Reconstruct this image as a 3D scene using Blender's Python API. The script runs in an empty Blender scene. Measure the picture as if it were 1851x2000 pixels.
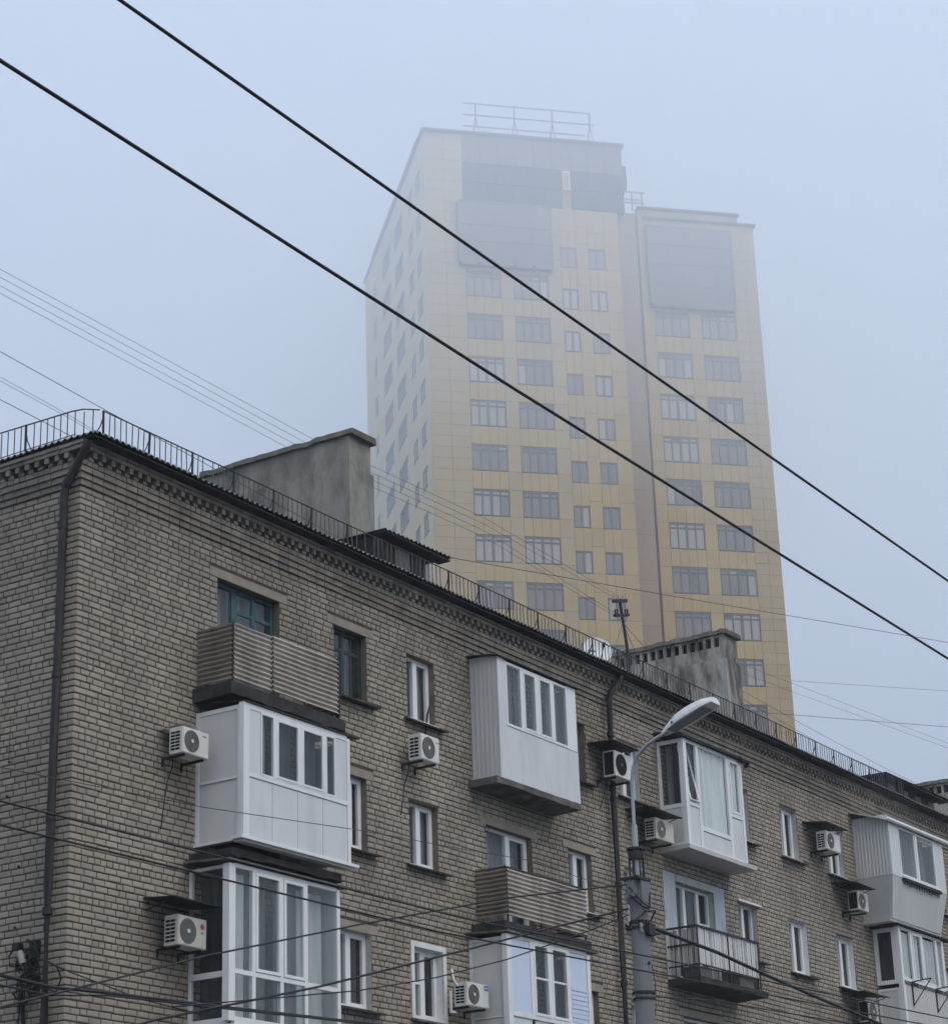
import bpy, math, random
from mathutils import Vector, Matrix

random.seed(7)
scene = bpy.context.scene
COL = scene.collection

# ------------------------------------------------------------------ camera
# x runs along the brick facade, y into the block, z up; z = 0 is eye height
CAM = Vector((-24.3915, -23.0, 0.0))
RIGHT = Vector((0.55167562, -0.8334312, -0.03234885))
DOWN = Vector((0.28096241, 0.22221657, -0.933638))
FWD = Vector((0.78531149, 0.50597651, 0.3567543))
cd = bpy.data.cameras.new('camera')
cam = bpy.data.objects.new('camera', cd)
COL.objects.link(cam)
cam.matrix_world = Matrix(((RIGHT.x, -DOWN.x, -FWD.x, CAM.x), (RIGHT.y, -DOWN.y, -FWD.y, CAM.y),
                           (RIGHT.z, -DOWN.z, -FWD.z, CAM.z), (0, 0, 0, 1)))
cd.sensor_fit = 'HORIZONTAL'
cd.sensor_width = 36.0
cd.lens = 36.0 * 4440.97 / 1851.0
cd.clip_end = 6000
scene.camera = cam

# ------------------------------------------------------------------ world, sun, exposure
world = bpy.data.worlds.new('World')
scene.world = world
world.use_nodes = True
wn = world.node_tree
bg = wn.nodes['Background']
sky = wn.nodes.new('ShaderNodeTexSky')
sky.sky_type = 'NISHITA'
sky.sun_disc = False
sky.sun_elevation = math.radians(42)
sky.sun_rotation = math.radians(150)
sky.air_density = 1.0
sky.dust_density = 6.0
sky.ozone_density = 1.0
# overcast: the cloud deck evens out and bleaches the clear-sky colours
mixw = wn.nodes.new('ShaderNodeMix')
mixw.data_type = 'RGBA'
mixw.inputs['Factor'].default_value = 0.85
mixw.inputs['B'].default_value = (4.15, 5.1, 6.7, 1)
wn.links.new(sky.outputs[0], mixw.inputs['A'])
wn.links.new(mixw.outputs['Result'], bg.inputs['Color'])
bg.inputs['Strength'].default_value = 0.055
sd = bpy.data.lights.new('sun', 'SUN')
sd.energy = 1.5
sd.angle = math.radians(60)
sd.color = (1.0, 0.91, 0.79)
sun = bpy.data.objects.new('sun', sd)
COL.objects.link(sun)
SUNDIR = Vector((-0.12, -0.62, 0.77)).normalized()      # towards the sun
sun.rotation_euler = SUNDIR.to_track_quat('Z', 'Y').to_euler()
sky.sun_rotation = math.atan2(SUNDIR.x, SUNDIR.y)
sky.sun_elevation = math.asin(SUNDIR.z)
vs = scene.view_settings
vs.view_transform = 'Standard'
vs.look = 'None'
vs.gamma = 1.0
vs.use_curve_mapping = False
vs.exposure = 1.82
scene.cycles.use_denoising = True
scene.cycles.volume_bounces = 4
scene.cycles.max_bounces = 8
scene.cycles.transparent_max_bounces = 12


# ------------------------------------------------------------------ helpers
def proj(p):
    d = Vector(p) - CAM
    w = d.dot(FWD)
    return 925.5 + 4440.97 * d.dot(RIGHT) / w, 1000 + 4440.97 * d.dot(DOWN) / w


class MB:
    """collects boxes, tubes and sheets, builds ONE mesh"""
    def __init__(s):
        s.v, s.f, s.t, s.sm = [], [], [], []

    def add(s, vs_, fs_, tint=None, smooth=False):
        n = len(s.v)
        s.v += vs_
        s.f += [tuple(i + n for i in f) for f in fs_]
        s.t += [random.random() if tint is None else tint] * len(fs_)
        s.sm += [smooth] * len(fs_)

    def box(s, x0, x1, y0, y1, z0, z1, tint=None):
        x0, x1 = min(x0, x1), max(x0, x1)
        y0, y1 = min(y0, y1), max(y0, y1)
        z0, z1 = min(z0, z1), max(z0, z1)
        s.add([(x0, y0, z0), (x1, y0, z0), (x1, y1, z0), (x0, y1, z0), (x0, y0, z1), (x1, y0, z1), (x1, y1, z1), (x0, y1, z1)],
              [(0, 3, 2, 1), (4, 5, 6, 7), (0, 1, 5, 4), (1, 2, 6, 5), (2, 3, 7, 6), (3, 0, 4, 7)], tint)

    def hexa(s, b, t, tint=None):
        """b, t: four bottom and four top points, both counter-clockwise from above"""
        s.add(list(b) + list(t), [(0, 3, 2, 1), (4, 5, 6, 7), (0, 1, 5, 4), (1, 2, 6, 5), (2, 3, 7, 6), (3, 0, 4, 7)], tint)

    def tube(s, pts, r, n=8, tint=None, r2=None, cap=True):
        pts = [Vector(p) for p in pts]
        m = len(pts)
        vs_, fs_ = [], []
        for i, p in enumerate(pts):
            d = (pts[min(i + 1, m - 1)] - pts[max(i - 1, 0)]).normalized()
            a = d.cross(Vector((0, 0, 1)))
            if a.length < 1e-3:
                a = d.cross(Vector((0, 1, 0)))
            a.normalize()
            b = d.cross(a)
            rr = r if r2 is None else r + (r2 - r) * i / (m - 1)
            for k in range(n):
                t = 2 * math.pi * k / n
                vs_.append(tuple(p + a * rr * math.cos(t) + b * rr * math.sin(t)))
        for i in range(m - 1):
            for k in range(n):
                fs_.append((i * n + k, i * n + (k + 1) % n, (i + 1) * n + (k + 1) % n, (i + 1) * n + k))
        s.add(vs_, fs_, tint, n > 5)
        if cap:
            s.add(vs_[:n], [tuple(range(n))], tint)
            s.add(vs_[-n:], [tuple(reversed(range(n)))], tint)

    def grid(s, fn, nu, nv, tint=None, smooth=True):
        vs_ = [fn(i / nu, j / nv) for j in range(nv + 1) for i in range(nu + 1)]
        w = nu + 1
        s.add(vs_, [(j * w + i, j * w + i + 1, (j + 1) * w + i + 1, (j + 1) * w + i) for j in range(nv) for i in range(nu)], tint, smooth)

    def disc(s, c, axis, r, n=24, tint=None, thick=0.01, r0=0.0):
        """ring or disc whose face looks along axis"""
        c, ax = Vector(c), Vector(axis).normalized()
        a = ax.cross(Vector((0, 0, 1)))
        if a.length < 1e-3:
            a = Vector((1, 0, 0))
        a.normalize()
        b = ax.cross(a)
        def ring(rr, o):
            return [tuple(c + ax * o + (a * math.cos(2 * math.pi * k / n) + b * math.sin(2 * math.pi * k / n)) * rr) for k in range(n)]
        if r0 <= 0:
            vs_ = ring(r, 0) + ring(r, thick)
            s.add(vs_, [tuple(range(n, 2 * n))] + [(k, (k + 1) % n, n + (k + 1) % n, n + k) for k in range(n)], tint)
        else:
            vs_ = ring(r, 0) + ring(r, thick) + ring(r0, thick) + ring(r0, 0)
            s.add(vs_, [(q * n + k, q * n + (k + 1) % n, (q + 1) * n + (k + 1) % n, (q + 1) * n + k) for q in range(3) for k in range(n)], tint)

    def mesh(s, name):
        me = bpy.data.meshes.new(name)
        me.from_pydata(s.v, [], s.f)
        at = me.attributes.new('tint', 'FLOAT', 'FACE')
        at.data.foreach_set('value', s.t)
        me.polygons.foreach_set('use_smooth', s.sm)
        me.update()
        return me

    def build(s, name, m, parent=None, kind=None):
        me = s.mesh(name)
        me.materials.append(m)
        return link(name, me, parent, kind)


def link(name, me, parent=None, kind=None):
    o = bpy.data.objects.new(name, me)
    COL.objects.link(o)
    if parent is not None:
        o.parent = parent
    if kind:
        o['kind'] = kind
    return o


def tag(o, label, cat, group=None):
    o['label'] = label
    o['category'] = cat
    if group:
        o['group'] = group
    return o


def empty(name, loc, label, cat, group=None, rz=0.0):
    o = bpy.data.objects.new(name, None)
    o.empty_display_size = 0.3
    o.location = loc
    o.rotation_euler = (0, 0, rz)
    COL.objects.link(o)
    return tag(o, label, cat, group)


def onebox(name, m, parent, *a, kind=None):
    b = MB()
    b.box(*a)
    return b.build(name, m, parent, kind)


# ------------------------------------------------------------------ materials
def mat(name, col, rough=0.8, var=0.12, scale=3.0, stretch=(1, 1, 1), tint=0.0, metal=0.0, spec=0.3, dirt=0.0, dirtcol=(0.05, 0.048, 0.045),
        dscale=1.2, bump=0.0, bscale=60.0, col2=None, dlo=0.5, dhi=0.75):
    m = bpy.data.materials.new(name)
    m.use_nodes = True
    nt = m.node_tree
    N, L = nt.nodes, nt.links
    p = N['Principled BSDF']
    p.inputs['Roughness'].default_value = rough
    p.inputs['Metallic'].default_value = metal
    p.inputs['Specular IOR Level'].default_value = spec
    g = N.new('ShaderNodeNewGeometry')
    mp = N.new('ShaderNodeMapping')
    mp.inputs['Scale'].default_value = stretch
    L.new(g.outputs['Position'], mp.inputs['Vector'])
    n1 = N.new('ShaderNodeTexNoise')
    n1.inputs['Scale'].default_value = scale
    n1.inputs['Detail'].default_value = 5
    L.new(mp.outputs[0], n1.inputs['Vector'])
    mr = N.new('ShaderNodeMapRange')
    mr.inputs['From Min'].default_value = 0.3
    mr.inputs['From Max'].default_value = 0.7
    mr.inputs['To Min'].default_value = 1 - var
    mr.inputs['To Max'].default_value = 1 + var
    L.new(n1.outputs['Fac'], mr.inputs['Value'])
    val = mr.outputs[0]
    base = None
    if tint or col2:
        at = N.new('ShaderNodeAttribute')
        at.attribute_name = 'tint'
    if tint:
        mt = N.new('ShaderNodeMapRange')
        mt.inputs['To Min'].default_value = 1 - tint
        mt.inputs['To Max'].default_value = 1 + tint
        L.new(at.outputs['Fac'], mt.inputs['Value'])
        mu = N.new('ShaderNodeMath')
        mu.operation = 'MULTIPLY'
        L.new(val, mu.inputs[0])
        L.new(mt.outputs[0], mu.inputs[1])
        val = mu.outputs[0]
    cm = N.new('ShaderNodeMix')
    cm.data_type = 'RGBA'
    cm.blend_type = 'MULTIPLY'
    cm.inputs['Factor'].default_value = 1.0
    cm.inputs['A'].default_value = (*col, 1)
    if col2:
        wn_ = N.new('ShaderNodeTexWhiteNoise')
        wn_.noise_dimensions = '1D'
        L.new(at.outputs['Fac'], wn_.inputs['W'])
        c2 = N.new('ShaderNodeMix')
        c2.data_type = 'RGBA'
        c2.inputs['A'].default_value = (*col, 1)
        c2.inputs['B'].default_value = (*col2, 1)
        L.new(wn_.outputs['Value'], c2.inputs['Factor'])
        L.new(c2.outputs['Result'], cm.inputs['A'])
    cb = N.new('ShaderNodeCombineColor')
    for k in range(3):
        L.new(val, cb.inputs[k])
    L.new(cb.outputs[0], cm.inputs['B'])
    out = cm.outputs['Result']
    if dirt:
        n2 = N.new('ShaderNodeTexNoise')
        n2.inputs['Scale'].default_value = dscale
        n2.inputs['Detail'].default_value = 7
        n2.inputs['Roughness'].default_value = 0.65
        L.new(mp.outputs[0], n2.inputs['Vector'])
        rm = N.new('ShaderNodeMapRange')
        rm.inputs['From Min'].default_value = dlo
        rm.inputs['From Max'].default_value = dhi
        rm.inputs['To Max'].default_value = dirt
        L.new(n2.outputs['Fac'], rm.inputs['Value'])
        dm = N.new('ShaderNodeMix')
        dm.data_type = 'RGBA'
        dm.inputs['B'].default_value = (*dirtcol, 1)
        L.new(rm.outputs[0], dm.inputs['Factor'])
        L.new(out, dm.inputs['A'])
        out = dm.outputs['Result']
    L.new(out, p.inputs['Base Color'])
    if bump:
        n3 = N.new('ShaderNodeTexNoise')
        n3.inputs['Scale'].default_value = bscale
        n3.inputs['Detail'].default_value = 4
        L.new(g.outputs['Position'], n3.inputs['Vector'])
        bp = N.new('ShaderNodeBump')
        bp.inputs['Strength'].default_value = bump
        bp.inputs['Distance'].default_value = 0.01
        L.new(n3.outputs['Fac'], bp.inputs['Height'])
        L.new(bp.outputs[0], p.inputs['Normal'])
    return m


def glass(name, see=0.8, film=(0.25, 0.28, 0.3), rough=0.03):
    """window glass: fresnel reflection over a mostly clear pane with a dusty film"""
    m = bpy.data.materials.new(name)
    m.use_nodes = True
    N, L = m.node_tree.nodes, m.node_tree.links
    N.remove(N['Principled BSDF'])
    tr = N.new('ShaderNodeBsdfTransparent')
    tr.inputs[0].default_value = (0.94, 0.965, 0.965, 1)
    df = N.new('ShaderNodeBsdfDiffuse')
    df.inputs[0].default_value = (*film, 1)
    gl = N.new('ShaderNodeBsdfGlossy')
    gl.inputs['Roughness'].default_value = rough
    fr = N.new('ShaderNodeFresnel')
    fr.inputs[0].default_value = 1.52
    g = N.new('ShaderNodeNewGeometry')
    nz = N.new('ShaderNodeTexNoise')
    nz.inputs['Scale'].default_value = 1.6
    L.new(g.outputs['Position'], nz.inputs['Vector'])
    bp = N.new('ShaderNodeBump')
    bp.inputs['Strength'].default_value = 0.06
    bp.inputs['Distance'].default_value = 0.1
    L.new(nz.outputs['Fac'], bp.inputs['Height'])
    L.new(bp.outputs[0], gl.inputs['Normal'])
    a = N.new('ShaderNodeMixShader')
    a.inputs[0].default_value = 1 - see
    L.new(tr.outputs[0], a.inputs[1])
    L.new(df.outputs[0], a.inputs[2])
    fm = N.new('ShaderNodeMath')
    fm.operation = 'MULTIPLY'
    fm.inputs[1].default_value = 0.9
    fm.use_clamp = True
    bf = N.new('ShaderNodeMath')                      # only the outer skin of each pane face reflects
    bf.operation = 'SUBTRACT'
    bf.inputs[0].default_value = 1.0
    L.new(g.outputs['Backfacing'], bf.inputs[1])
    f2 = N.new('ShaderNodeMath')
    f2.operation = 'MULTIPLY'
    L.new(fr.outputs[0], f2.inputs[0])
    L.new(bf.outputs[0], f2.inputs[1])
    L.new(f2.outputs[0], fm.inputs[0])
    b = N.new('ShaderNodeMixShader')
    L.new(fm.outputs[0], b.inputs[0])
    L.new(a.outputs[0], b.inputs[1])
    L.new(gl.outputs[0], b.inputs[2])
    L.new(b.outputs[0], N['Material Output'].inputs['Surface'])
    return m


M = {}
M['brick_cornice'] = mat('sooty_brick', (0.28, 0.245, 0.20), 0.9, 0.2, 2.0, tint=0.12, col2=(0.245, 0.222, 0.19), dirt=0.6, dirtcol=(0.10, 0.09, 0.08), dscale=1.5, dlo=0.42, dhi=0.75, bump=0.35, bscale=45, spec=0.15)
M['brick'] = mat('silicate_brick', (0.325, 0.287, 0.232), 0.9, 0.2, 0.7, (1, 1, 0.5), tint=0.12, col2=(0.295, 0.268, 0.225), dirt=0.5, dirtcol=(0.14, 0.125, 0.11),
                 dscale=0.8, dlo=0.47, dhi=0.8, bump=0.35, bscale=45, spec=0.15)
M['mortar'] = mat('dark_mortar', (0.080, 0.068, 0.052), 0.95, 0.25, 9, spec=0.1, bump=0.4, bscale=80)
M['brick_far'] = mat('brick_wall_below', (0.26, 0.24, 0.21), 0.9, 0.2, 6, spec=0.1)
M['lintel'] = mat('lintel_concrete', (0.28, 0.248, 0.205), 0.9, 0.15, 4, dirt=0.5, dirtcol=(0.16,0.14,0.12), bump=0.2)
M['reveal'] = mat('plastered_reveal', (0.17, 0.145, 0.115), 0.9, 0.2, 5, dirt=0.4)
M['reveal_pale'] = mat('painted_reveal', (0.42, 0.43, 0.42), 0.85, 0.12, 5, dirt=0.3)
M['surround'] = mat('white_surround', (0.68, 0.69, 0.68), 0.7, 0.06, 4, dirt=0.2, dscale=3)
M['plaster_blue'] = mat('grey_blue_plaster', (0.40, 0.44, 0.48), 0.9, 0.12, 3, (1, 1, 0.4), dirt=0.5, dscale=2.0)
M['plaster_pale'] = mat('pale_plaster', (0.42, 0.42, 0.40), 0.9, 0.12, 3, dirt=0.4, dscale=2)
M['pvc'] = mat('white_pvc', (0.74, 0.75, 0.75), 0.45, 0.03, 2, (1, 1, 0.3), spec=0.4, dirt=0.3, dirtcol=(0.33, 0.32, 0.29), dscale=3)
M['panel'] = mat('white_panel', (0.61, 0.635, 0.645), 0.5, 0.03, 1.5, (1, 1, 0.25), spec=0.35, dirt=0.35, dirtcol=(0.36, 0.355, 0.33), dscale=2.2)
M['panel_warm'] = mat('off_white_panel', (0.60, 0.61, 0.60), 0.55, 0.04, 2, (1, 1, 0.25), spec=0.3, dirt=0.22, dirtcol=(0.33, 0.32, 0.29), dscale=2.5)
M['siding'] = mat('ribbed_siding', (0.54, 0.55, 0.54), 0.55, 0.05, 3, (1, 1, 0.15), spec=0.3, dirt=0.3, dirtcol=(0.30, 0.30, 0.27), dscale=2)
M['blue_panel'] = mat('blue_white_panel', (0.56, 0.64, 0.78), 0.35, 0.03, 2, spec=0.5)
M['seam'] = mat('panel_seam', (0.22, 0.24, 0.25), 0.8, 0.05)
M['teal'] = mat('teal_paint', (0.035, 0.10, 0.105), 0.6, 0.25, 8, dirt=0.3)
M['teal_dark'] = mat('dark_teal_paint', (0.028, 0.05, 0.05), 0.6, 0.25, 8, dirt=0.3)
M['ac_old'] = mat('yellowed_air_conditioner', (0.53, 0.515, 0.46), 0.55, 0.06, 4, spec=0.3, dirt=0.4, dirtcol=(0.22, 0.19, 0.15), dscale=6)
M['wood_grey'] = mat('grey_old_frame', (0.10, 0.11, 0.105), 0.7, 0.25, 8)
M['slab'] = mat('balcony_concrete', (0.15, 0.142, 0.128), 0.95, 0.3, 3, dirt=0.8, dirtcol=(0.04, 0.04, 0.04), dscale=2.2, dlo=0.42, dhi=0.68, bump=0.6, bscale=18)  # base and blotches darkened to stand for shade under the balconies
M['slab_dark'] = mat('sooty_slab', (0.038, 0.036, 0.035), 0.95, 0.4, 4, dirt=0.6, dirtcol=(0.02, 0.02, 0.02), dscale=2.5, bump=0.8, bscale=14)  # dark concrete, its near-black base also painting shade below the slabs
M['slab_white'] = mat('painted_slab_edge', (0.50, 0.50, 0.48), 0.85, 0.15, 3, dirt=0.5, dscale=3)
M['sheet'] = mat('weathered_corrugated_sheet', (0.40, 0.365, 0.32), 0.8, 0.2, 2.5, (1, 1, 0.5), dirt=0.6, dirtcol=(0.08, 0.07, 0.06), dscale=1.7, dlo=0.45, dhi=0.75)
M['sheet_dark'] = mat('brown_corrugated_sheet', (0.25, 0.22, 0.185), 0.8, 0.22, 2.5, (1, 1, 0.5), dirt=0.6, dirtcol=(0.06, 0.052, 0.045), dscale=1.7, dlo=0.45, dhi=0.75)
M['slate'] = mat('asbestos_roofing', (0.15, 0.15, 0.145), 0.95, 0.25, 4, dirt=0.6, dirtcol=(0.05, 0.055, 0.045), dscale=3)
M['soffit'] = mat('dark_soffit_board', (0.026, 0.025, 0.025), 0.95, 0.3, 5)  # dark boards, deepened further to paint contact shade under the eaves
M['iron'] = mat('black_iron', (0.022, 0.021, 0.021), 0.6, 0.3, 12, spec=0.35)
M['iron_grey'] = mat('grey_iron', (0.10, 0.10, 0.10), 0.7, 0.2, 10)
M['rust'] = mat('rusty_drainpipe', (0.022, 0.018, 0.018), 0.6, 0.35, 4, (1, 1, 0.4), dirt=0.5, dirtcol=(0.075, 0.055, 0.045), dscale=5, spec=0.4)
M['tarp'] = mat('black_roof_felt', (0.02, 0.02, 0.022), 0.9, 0.3, 6)
M['concrete'] = mat('chimney_render', (0.29, 0.28, 0.25), 0.95, 0.18, 2.2, (1, 1, 0.45), dirt=0.8, dirtcol=(0.07, 0.07, 0.065), dscale=1.5, dlo=0.42, dhi=0.68, bump=0.3, bscale=25)
M['concrete_stain'] = mat('stained_chimney_render', (0.36, 0.34, 0.30), 0.95, 0.15, 2.5, (1, 1, 0.28), dirt=0.85, dirtcol=(0.06, 0.06, 0.055), dscale=2.2, dlo=0.46, dhi=0.62, bump=0.3, bscale=25)
M['cap'] = mat('mossy_chimney_cap', (0.13, 0.13, 0.105), 0.95, 0.35, 6, dirt=0.6, dirtcol=(0.035, 0.038, 0.025), dscale=4, bump=0.8, bscale=12)
M['black'] = mat('dark_opening', (0.012, 0.012, 0.013), 0.9, 0.1)
M['ac'] = mat('air_conditioner_white', (0.66, 0.66, 0.63), 0.5, 0.04, 4, spec=0.35, dirt=0.2, dirtcol=(0.3, 0.28, 0.24), dscale=5)
M['ac_fan'] = mat('fan_grey', (0.12, 0.125, 0.12), 0.6, 0.1)
M['ac_fan_light'] = mat('fan_light_grey', (0.20, 0.205, 0.20), 0.6, 0.1)
M['sticker'] = mat('blue_sticker', (0.05, 0.17, 0.42), 0.4, 0.02)
M['red'] = mat('red_print', (0.35, 0.08, 0.07), 0.5, 0.02)
M['pole'] = mat('pole_concrete', (0.18, 0.19, 0.195), 0.85, 0.12, 3, (1, 1, 0.5), dirt=0.35, dirtcol=(0.12, 0.12, 0.12), dscale=3, bump=0.2, bscale=40)
M['galv'] = mat('galvanised_steel', (0.33, 0.36, 0.37), 0.5, 0.1, 8, metal=0.5, spec=0.5)
M['lamp_white'] = mat('lamp_housing', (0.72, 0.74, 0.73), 0.35, 0.04, 5, spec=0.5)
M['lamp_lens'] = mat('lamp_lens', (0.17, 0.18, 0.18), 0.25, 0.05, 5, spec=0.6)
M['cable'] = mat('black_cable', (0.012, 0.012, 0.014), 0.6, 0.1, spec=0.4)
M['wire_grey'] = mat('grey_wire', (0.05, 0.052, 0.058), 0.6, 0.1)
M['ceramic'] = mat('insulator_ceramic', (0.33, 0.33, 0.31), 0.4, 0.15)
M['dish'] = mat('dish_white', (0.62, 0.64, 0.64), 0.5, 0.05)
M['glass'] = glass('clear_glass', 0.96)
M['glass_dusty'] = glass('dusty_glass', 0.86, (0.22, 0.24, 0.25))
M['curtain'] = mat('net_curtain', (0.78, 0.78, 0.77), 0.9, 0.15, 7, (1, 1, 0.08))
M['curtain_grey'] = mat('grey_curtain', (0.22, 0.235, 0.24), 0.9, 0.25, 7, (1, 1, 0.08))
M['curtain_dark'] = mat('dim_room', (0.05, 0.055, 0.058), 0.95, 0.4, 3, (1, 1, 0.15))  # dark sheet colour standing in for the unlit room
M['clad'] = mat('beige_cladding', (0.42, 0.305, 0.14), 0.7, 0.06, 0.6, tint=0.05, col2=(0.40, 0.298, 0.145), spec=0.2)
M['clad_pier'] = mat('sand_cladding', (0.40, 0.31, 0.17), 0.7, 0.05, 0.6, tint=0.04, col2=(0.385, 0.302, 0.175), spec=0.2)
M['clad_cream'] = mat('cream_cladding', (0.68, 0.56, 0.34), 0.7, 0.04, 0.6, tint=0.03, spec=0.2)  # paler panels, raised further in place of side light on the left face
M['clad_pink'] = mat('rose_cladding', (0.29, 0.21, 0.145), 0.75, 0.05, 0.8, tint=0.03, spec=0.2)
M['clad_grey'] = mat('grey_cladding', (0.055, 0.052, 0.05), 0.7, 0.05, 0.6, tint=0.05, spec=0.2)
M['joint'] = mat('cladding_joint', (0.31, 0.235, 0.13), 0.9, 0.1)
M['twin_frame'] = mat('bronze_window_frame', (0.10, 0.10, 0.105), 0.5, 0.05, spec=0.4)
M['tp_light'] = mat('pane_with_blind', (0.33, 0.31, 0.28), 0.3, 0.06, 0.8, spec=0.6)
M['tp_mid'] = mat('pane_grey', (0.185, 0.17, 0.15), 0.2, 0.1, 0.8, spec=0.7)
M['tp_dark'] = mat('pane_dim', (0.11, 0.11, 0.11), 0.12, 0.15, 0.8, spec=0.7)
M['tp_soft'] = mat('pane_pale_grey', (0.34, 0.32, 0.27), 0.3, 0.06, 0.8, spec=0.5)
M['clad_top'] = mat('grey_beige_cladding', (0.17, 0.145, 0.12), 0.7, 0.05, 0.6, tint=0.05, spec=0.2)
M['tower_glass'] = mat('dark_curtain_wall_glass', (0.05, 0.055, 0.055), 0.2, 0.15, 0.3, tint=0.05, spec=0.7)
M['bark'] = mat('bark', (0.07, 0.055, 0.045), 0.95, 0.3, 6)
M['needles'] = mat('spruce_needles', (0.035, 0.055, 0.04), 0.8, 0.3, 3, tint=0.3)
M['asphalt'] = mat('asphalt', (0.04, 0.04, 0.042), 0.85, 0.2, 1.5, bump=0.3, bscale=90)
M['paving'] = mat('paving', (0.11, 0.108, 0.105), 0.85, 0.15, 2.5, dirt=0.3)
M['kerb'] = mat('kerb_stone', (0.3, 0.295, 0.28), 0.9, 0.15, 3)
M['soil'] = mat('city_ground', (0.07, 0.07, 0.065), 0.95, 0.3, 0.3)
M['paint'] = mat('road_paint', (0.7, 0.7, 0.68), 0.7, 0.1, 6)

# ------------------------------------------------------------------ the setting: ground, road, pavements
G = -1.6
b = MB(); b.box(-850, 950, -850, 950, G - 0.3, G - 0.15); b.build('ground', M['soil'], kind='structure')
b = MB(); b.box(-300, 400, -20.5, -10.0, G - 0.14, G - 0.12); b.build('road', M['asphalt'], kind='structure')
b = MB(); b.box(-300, 400, -9.8, -0.02, G - 0.14, G); b.build('pavement', M['paving'], kind='structure')
b = MB(); b.box(-300, 400, -28.0, -20.7, G - 0.14, G); b.build('pavement', M['paving'], kind='structure')
b = MB(); b.box(-300, 400, -9.99, -9.81, G - 0.14, G + 0.02); b.build('kerb', M['kerb'], kind='structure')
b = MB(); b.box(-300, 400, -20.69, -20.51, G - 0.14, G + 0.02); b.build('kerb', M['kerb'], kind='structure')
b = MB()
for i in range(-30, 40):
    b.box(i * 9.0, i * 9.0 + 3.0, -15.31, -15.19, G - 0.1195, G - 0.115)
b.build('road_marking', M['paint'], kind='structure')
# ------------------------------------------------------------------ the brick apartment block
BL = 50.0                      # length of the block
BD = 12.0                      # depth
bld = empty('apartment_building', (0, 0, 0), 'long pale brick apartment block with balconies, corrugated roof edge and tall rooftop chimneys', 'building')

CH = 0.102                     # course height
ZT = 13.27                     # top of plain brickwork
ZB = 4.2                       # lowest modelled course
#       x0     x1     z0     z1   style
OPEN = [
    (3.35, 5.02, 10.62, 12.66, 'teal_door'), (6.58, 7.56, 11.40, 12.66, 'teal'), (8.82, 9.72, 11.42, 12.66, 'pvc2'),
    (6.58, 7.50, 8.70, 10.00, 'pvc_dark'), (8.81, 9.71, 8.70, 9.88, 'pvc2'), (6.56, 7.57, 5.96, 7.26, 'open'), (8.84, 9.74, 5.98, 7.22, 'white_surround'),
    (11.35, 12.98, 7.87, 9.87, 'door_pvc'), (14.36, 15.27, 8.70, 9.92, 'pvc2'), (14.36, 15.24, 11.42, 12.66, 'dark'),
    (16.62, 17.50, 11.42, 12.62, 'pale_reveal'), (16.62, 17.50, 8.68, 9.90, 'pale_reveal'), (16.62, 17.50, 5.95, 7.15, 'pale_reveal'),
    (18.80, 20.54, 7.87, 9.92, 'door_old'), (21.75, 22.66, 8.68, 9.92, 'old_white'), (21.75, 22.64, 11.42, 12.60, 'pale_reveal'),
    (18.81, 20.45, 5.12, 7.06, 'door_pvc'), (21.75, 22.66, 5.95, 7.15, 'pale_reveal'),
    (24.32, 25.22, 11.40, 12.62, 'pale_reveal'), (24.32, 25.28, 8.66, 9.90, 'white_reveal'), (26.90, 27.80, 11.38, 12.62, 'pale_reveal'), (26.95, 27.90, 8.62, 9.86, 'white_reveal'),
    (14.36, 15.27, 5.95, 7.15, 'pvc2'), (29.3, 31.2, 7.87, 9.9, 'dark'), (29.3, 31.2, 10.62, 12.66, 'dark'),
    (3.35, 5.02, 7.87, 9.9, 'dark'), (3.35, 5.02, 5.12, 7.15, 'dark'), (11.35, 12.98, 5.12, 7.15, 'dark'), (11.35, 12.98, 10.62, 12.66, 'dark'), (18.8, 20.54, 10.62, 12.66, 'dark'),
    (33.4, 34.3, 11.4, 12.62, 'pvc2'), (33.4, 34.3, 8.66, 9.9, 'pvc2'), (36.0, 36.9, 11.4, 12.62, 'pvc2'), (36.0, 36.9, 8.66, 9.9, 'pvc2'),
]
SURR = [(18.25, 18.78, 7.87, 10.09), (20.56, 21.06, 7.87, 10.09), (18.78, 20.56, 9.93, 10.09)]     # plaster patches on the wall
LINT = [(o[0] - 0.2, o[1] + 0.2, o[3] + 0.002, o[3] + 0.155) for o in OPEN if (o[4].startswith('teal') or o[4] in ('pvc_dark', 'door_pvc', 'open') or (o[0] == 14.36 and o[4] == 'pvc2'))]

# wall body behind the bricks, with the openings left free
def wall_cells(b, x_lo, x_hi, z_lo, z_hi, y0, y1, holes):
    xs = sorted({x_lo, x_hi, *[h[0] for h in holes], *[h[1] for h in holes]})
    for xa, xb in zip(xs[:-1], xs[1:]):
        if xb - xa < 1e-4:
            continue
        hs = sorted((h[2], h[3]) for h in holes if h[0] < xb - 1e-4 and h[1] > xa + 1e-4)
        z = z_lo
        for a, c in hs:
            if a > z:
                b.box(xa, xb, y0, y1, z, a)
            z = max(z, c)
        if z < z_hi:
            b.box(xa, xb, y0, y1, z, z_hi)
b = MB()
wall_cells(b, 0.012, BL, ZB, 13.95, 0.012, 0.34, OPEN)
facade = b.build('facade_wall', M['mortar'], bld)
b = MB()
b.box(0.012, BL, 0.004, 0.30, G, ZB - 0.001)
b.box(0.004, 0.30, 0.31, BD, G, ZB - 0.001)
b.box(38.0, BL, 0.004, 0.011, ZB, 13.2)
b.build('lower_wall', M['brick_far'], bld)
b = MB()
b.box(0.012, 0.34, 0.345, BD, ZB, 13.95)
gable = b.build('gable_wall', M['mortar'], bld)
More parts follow.
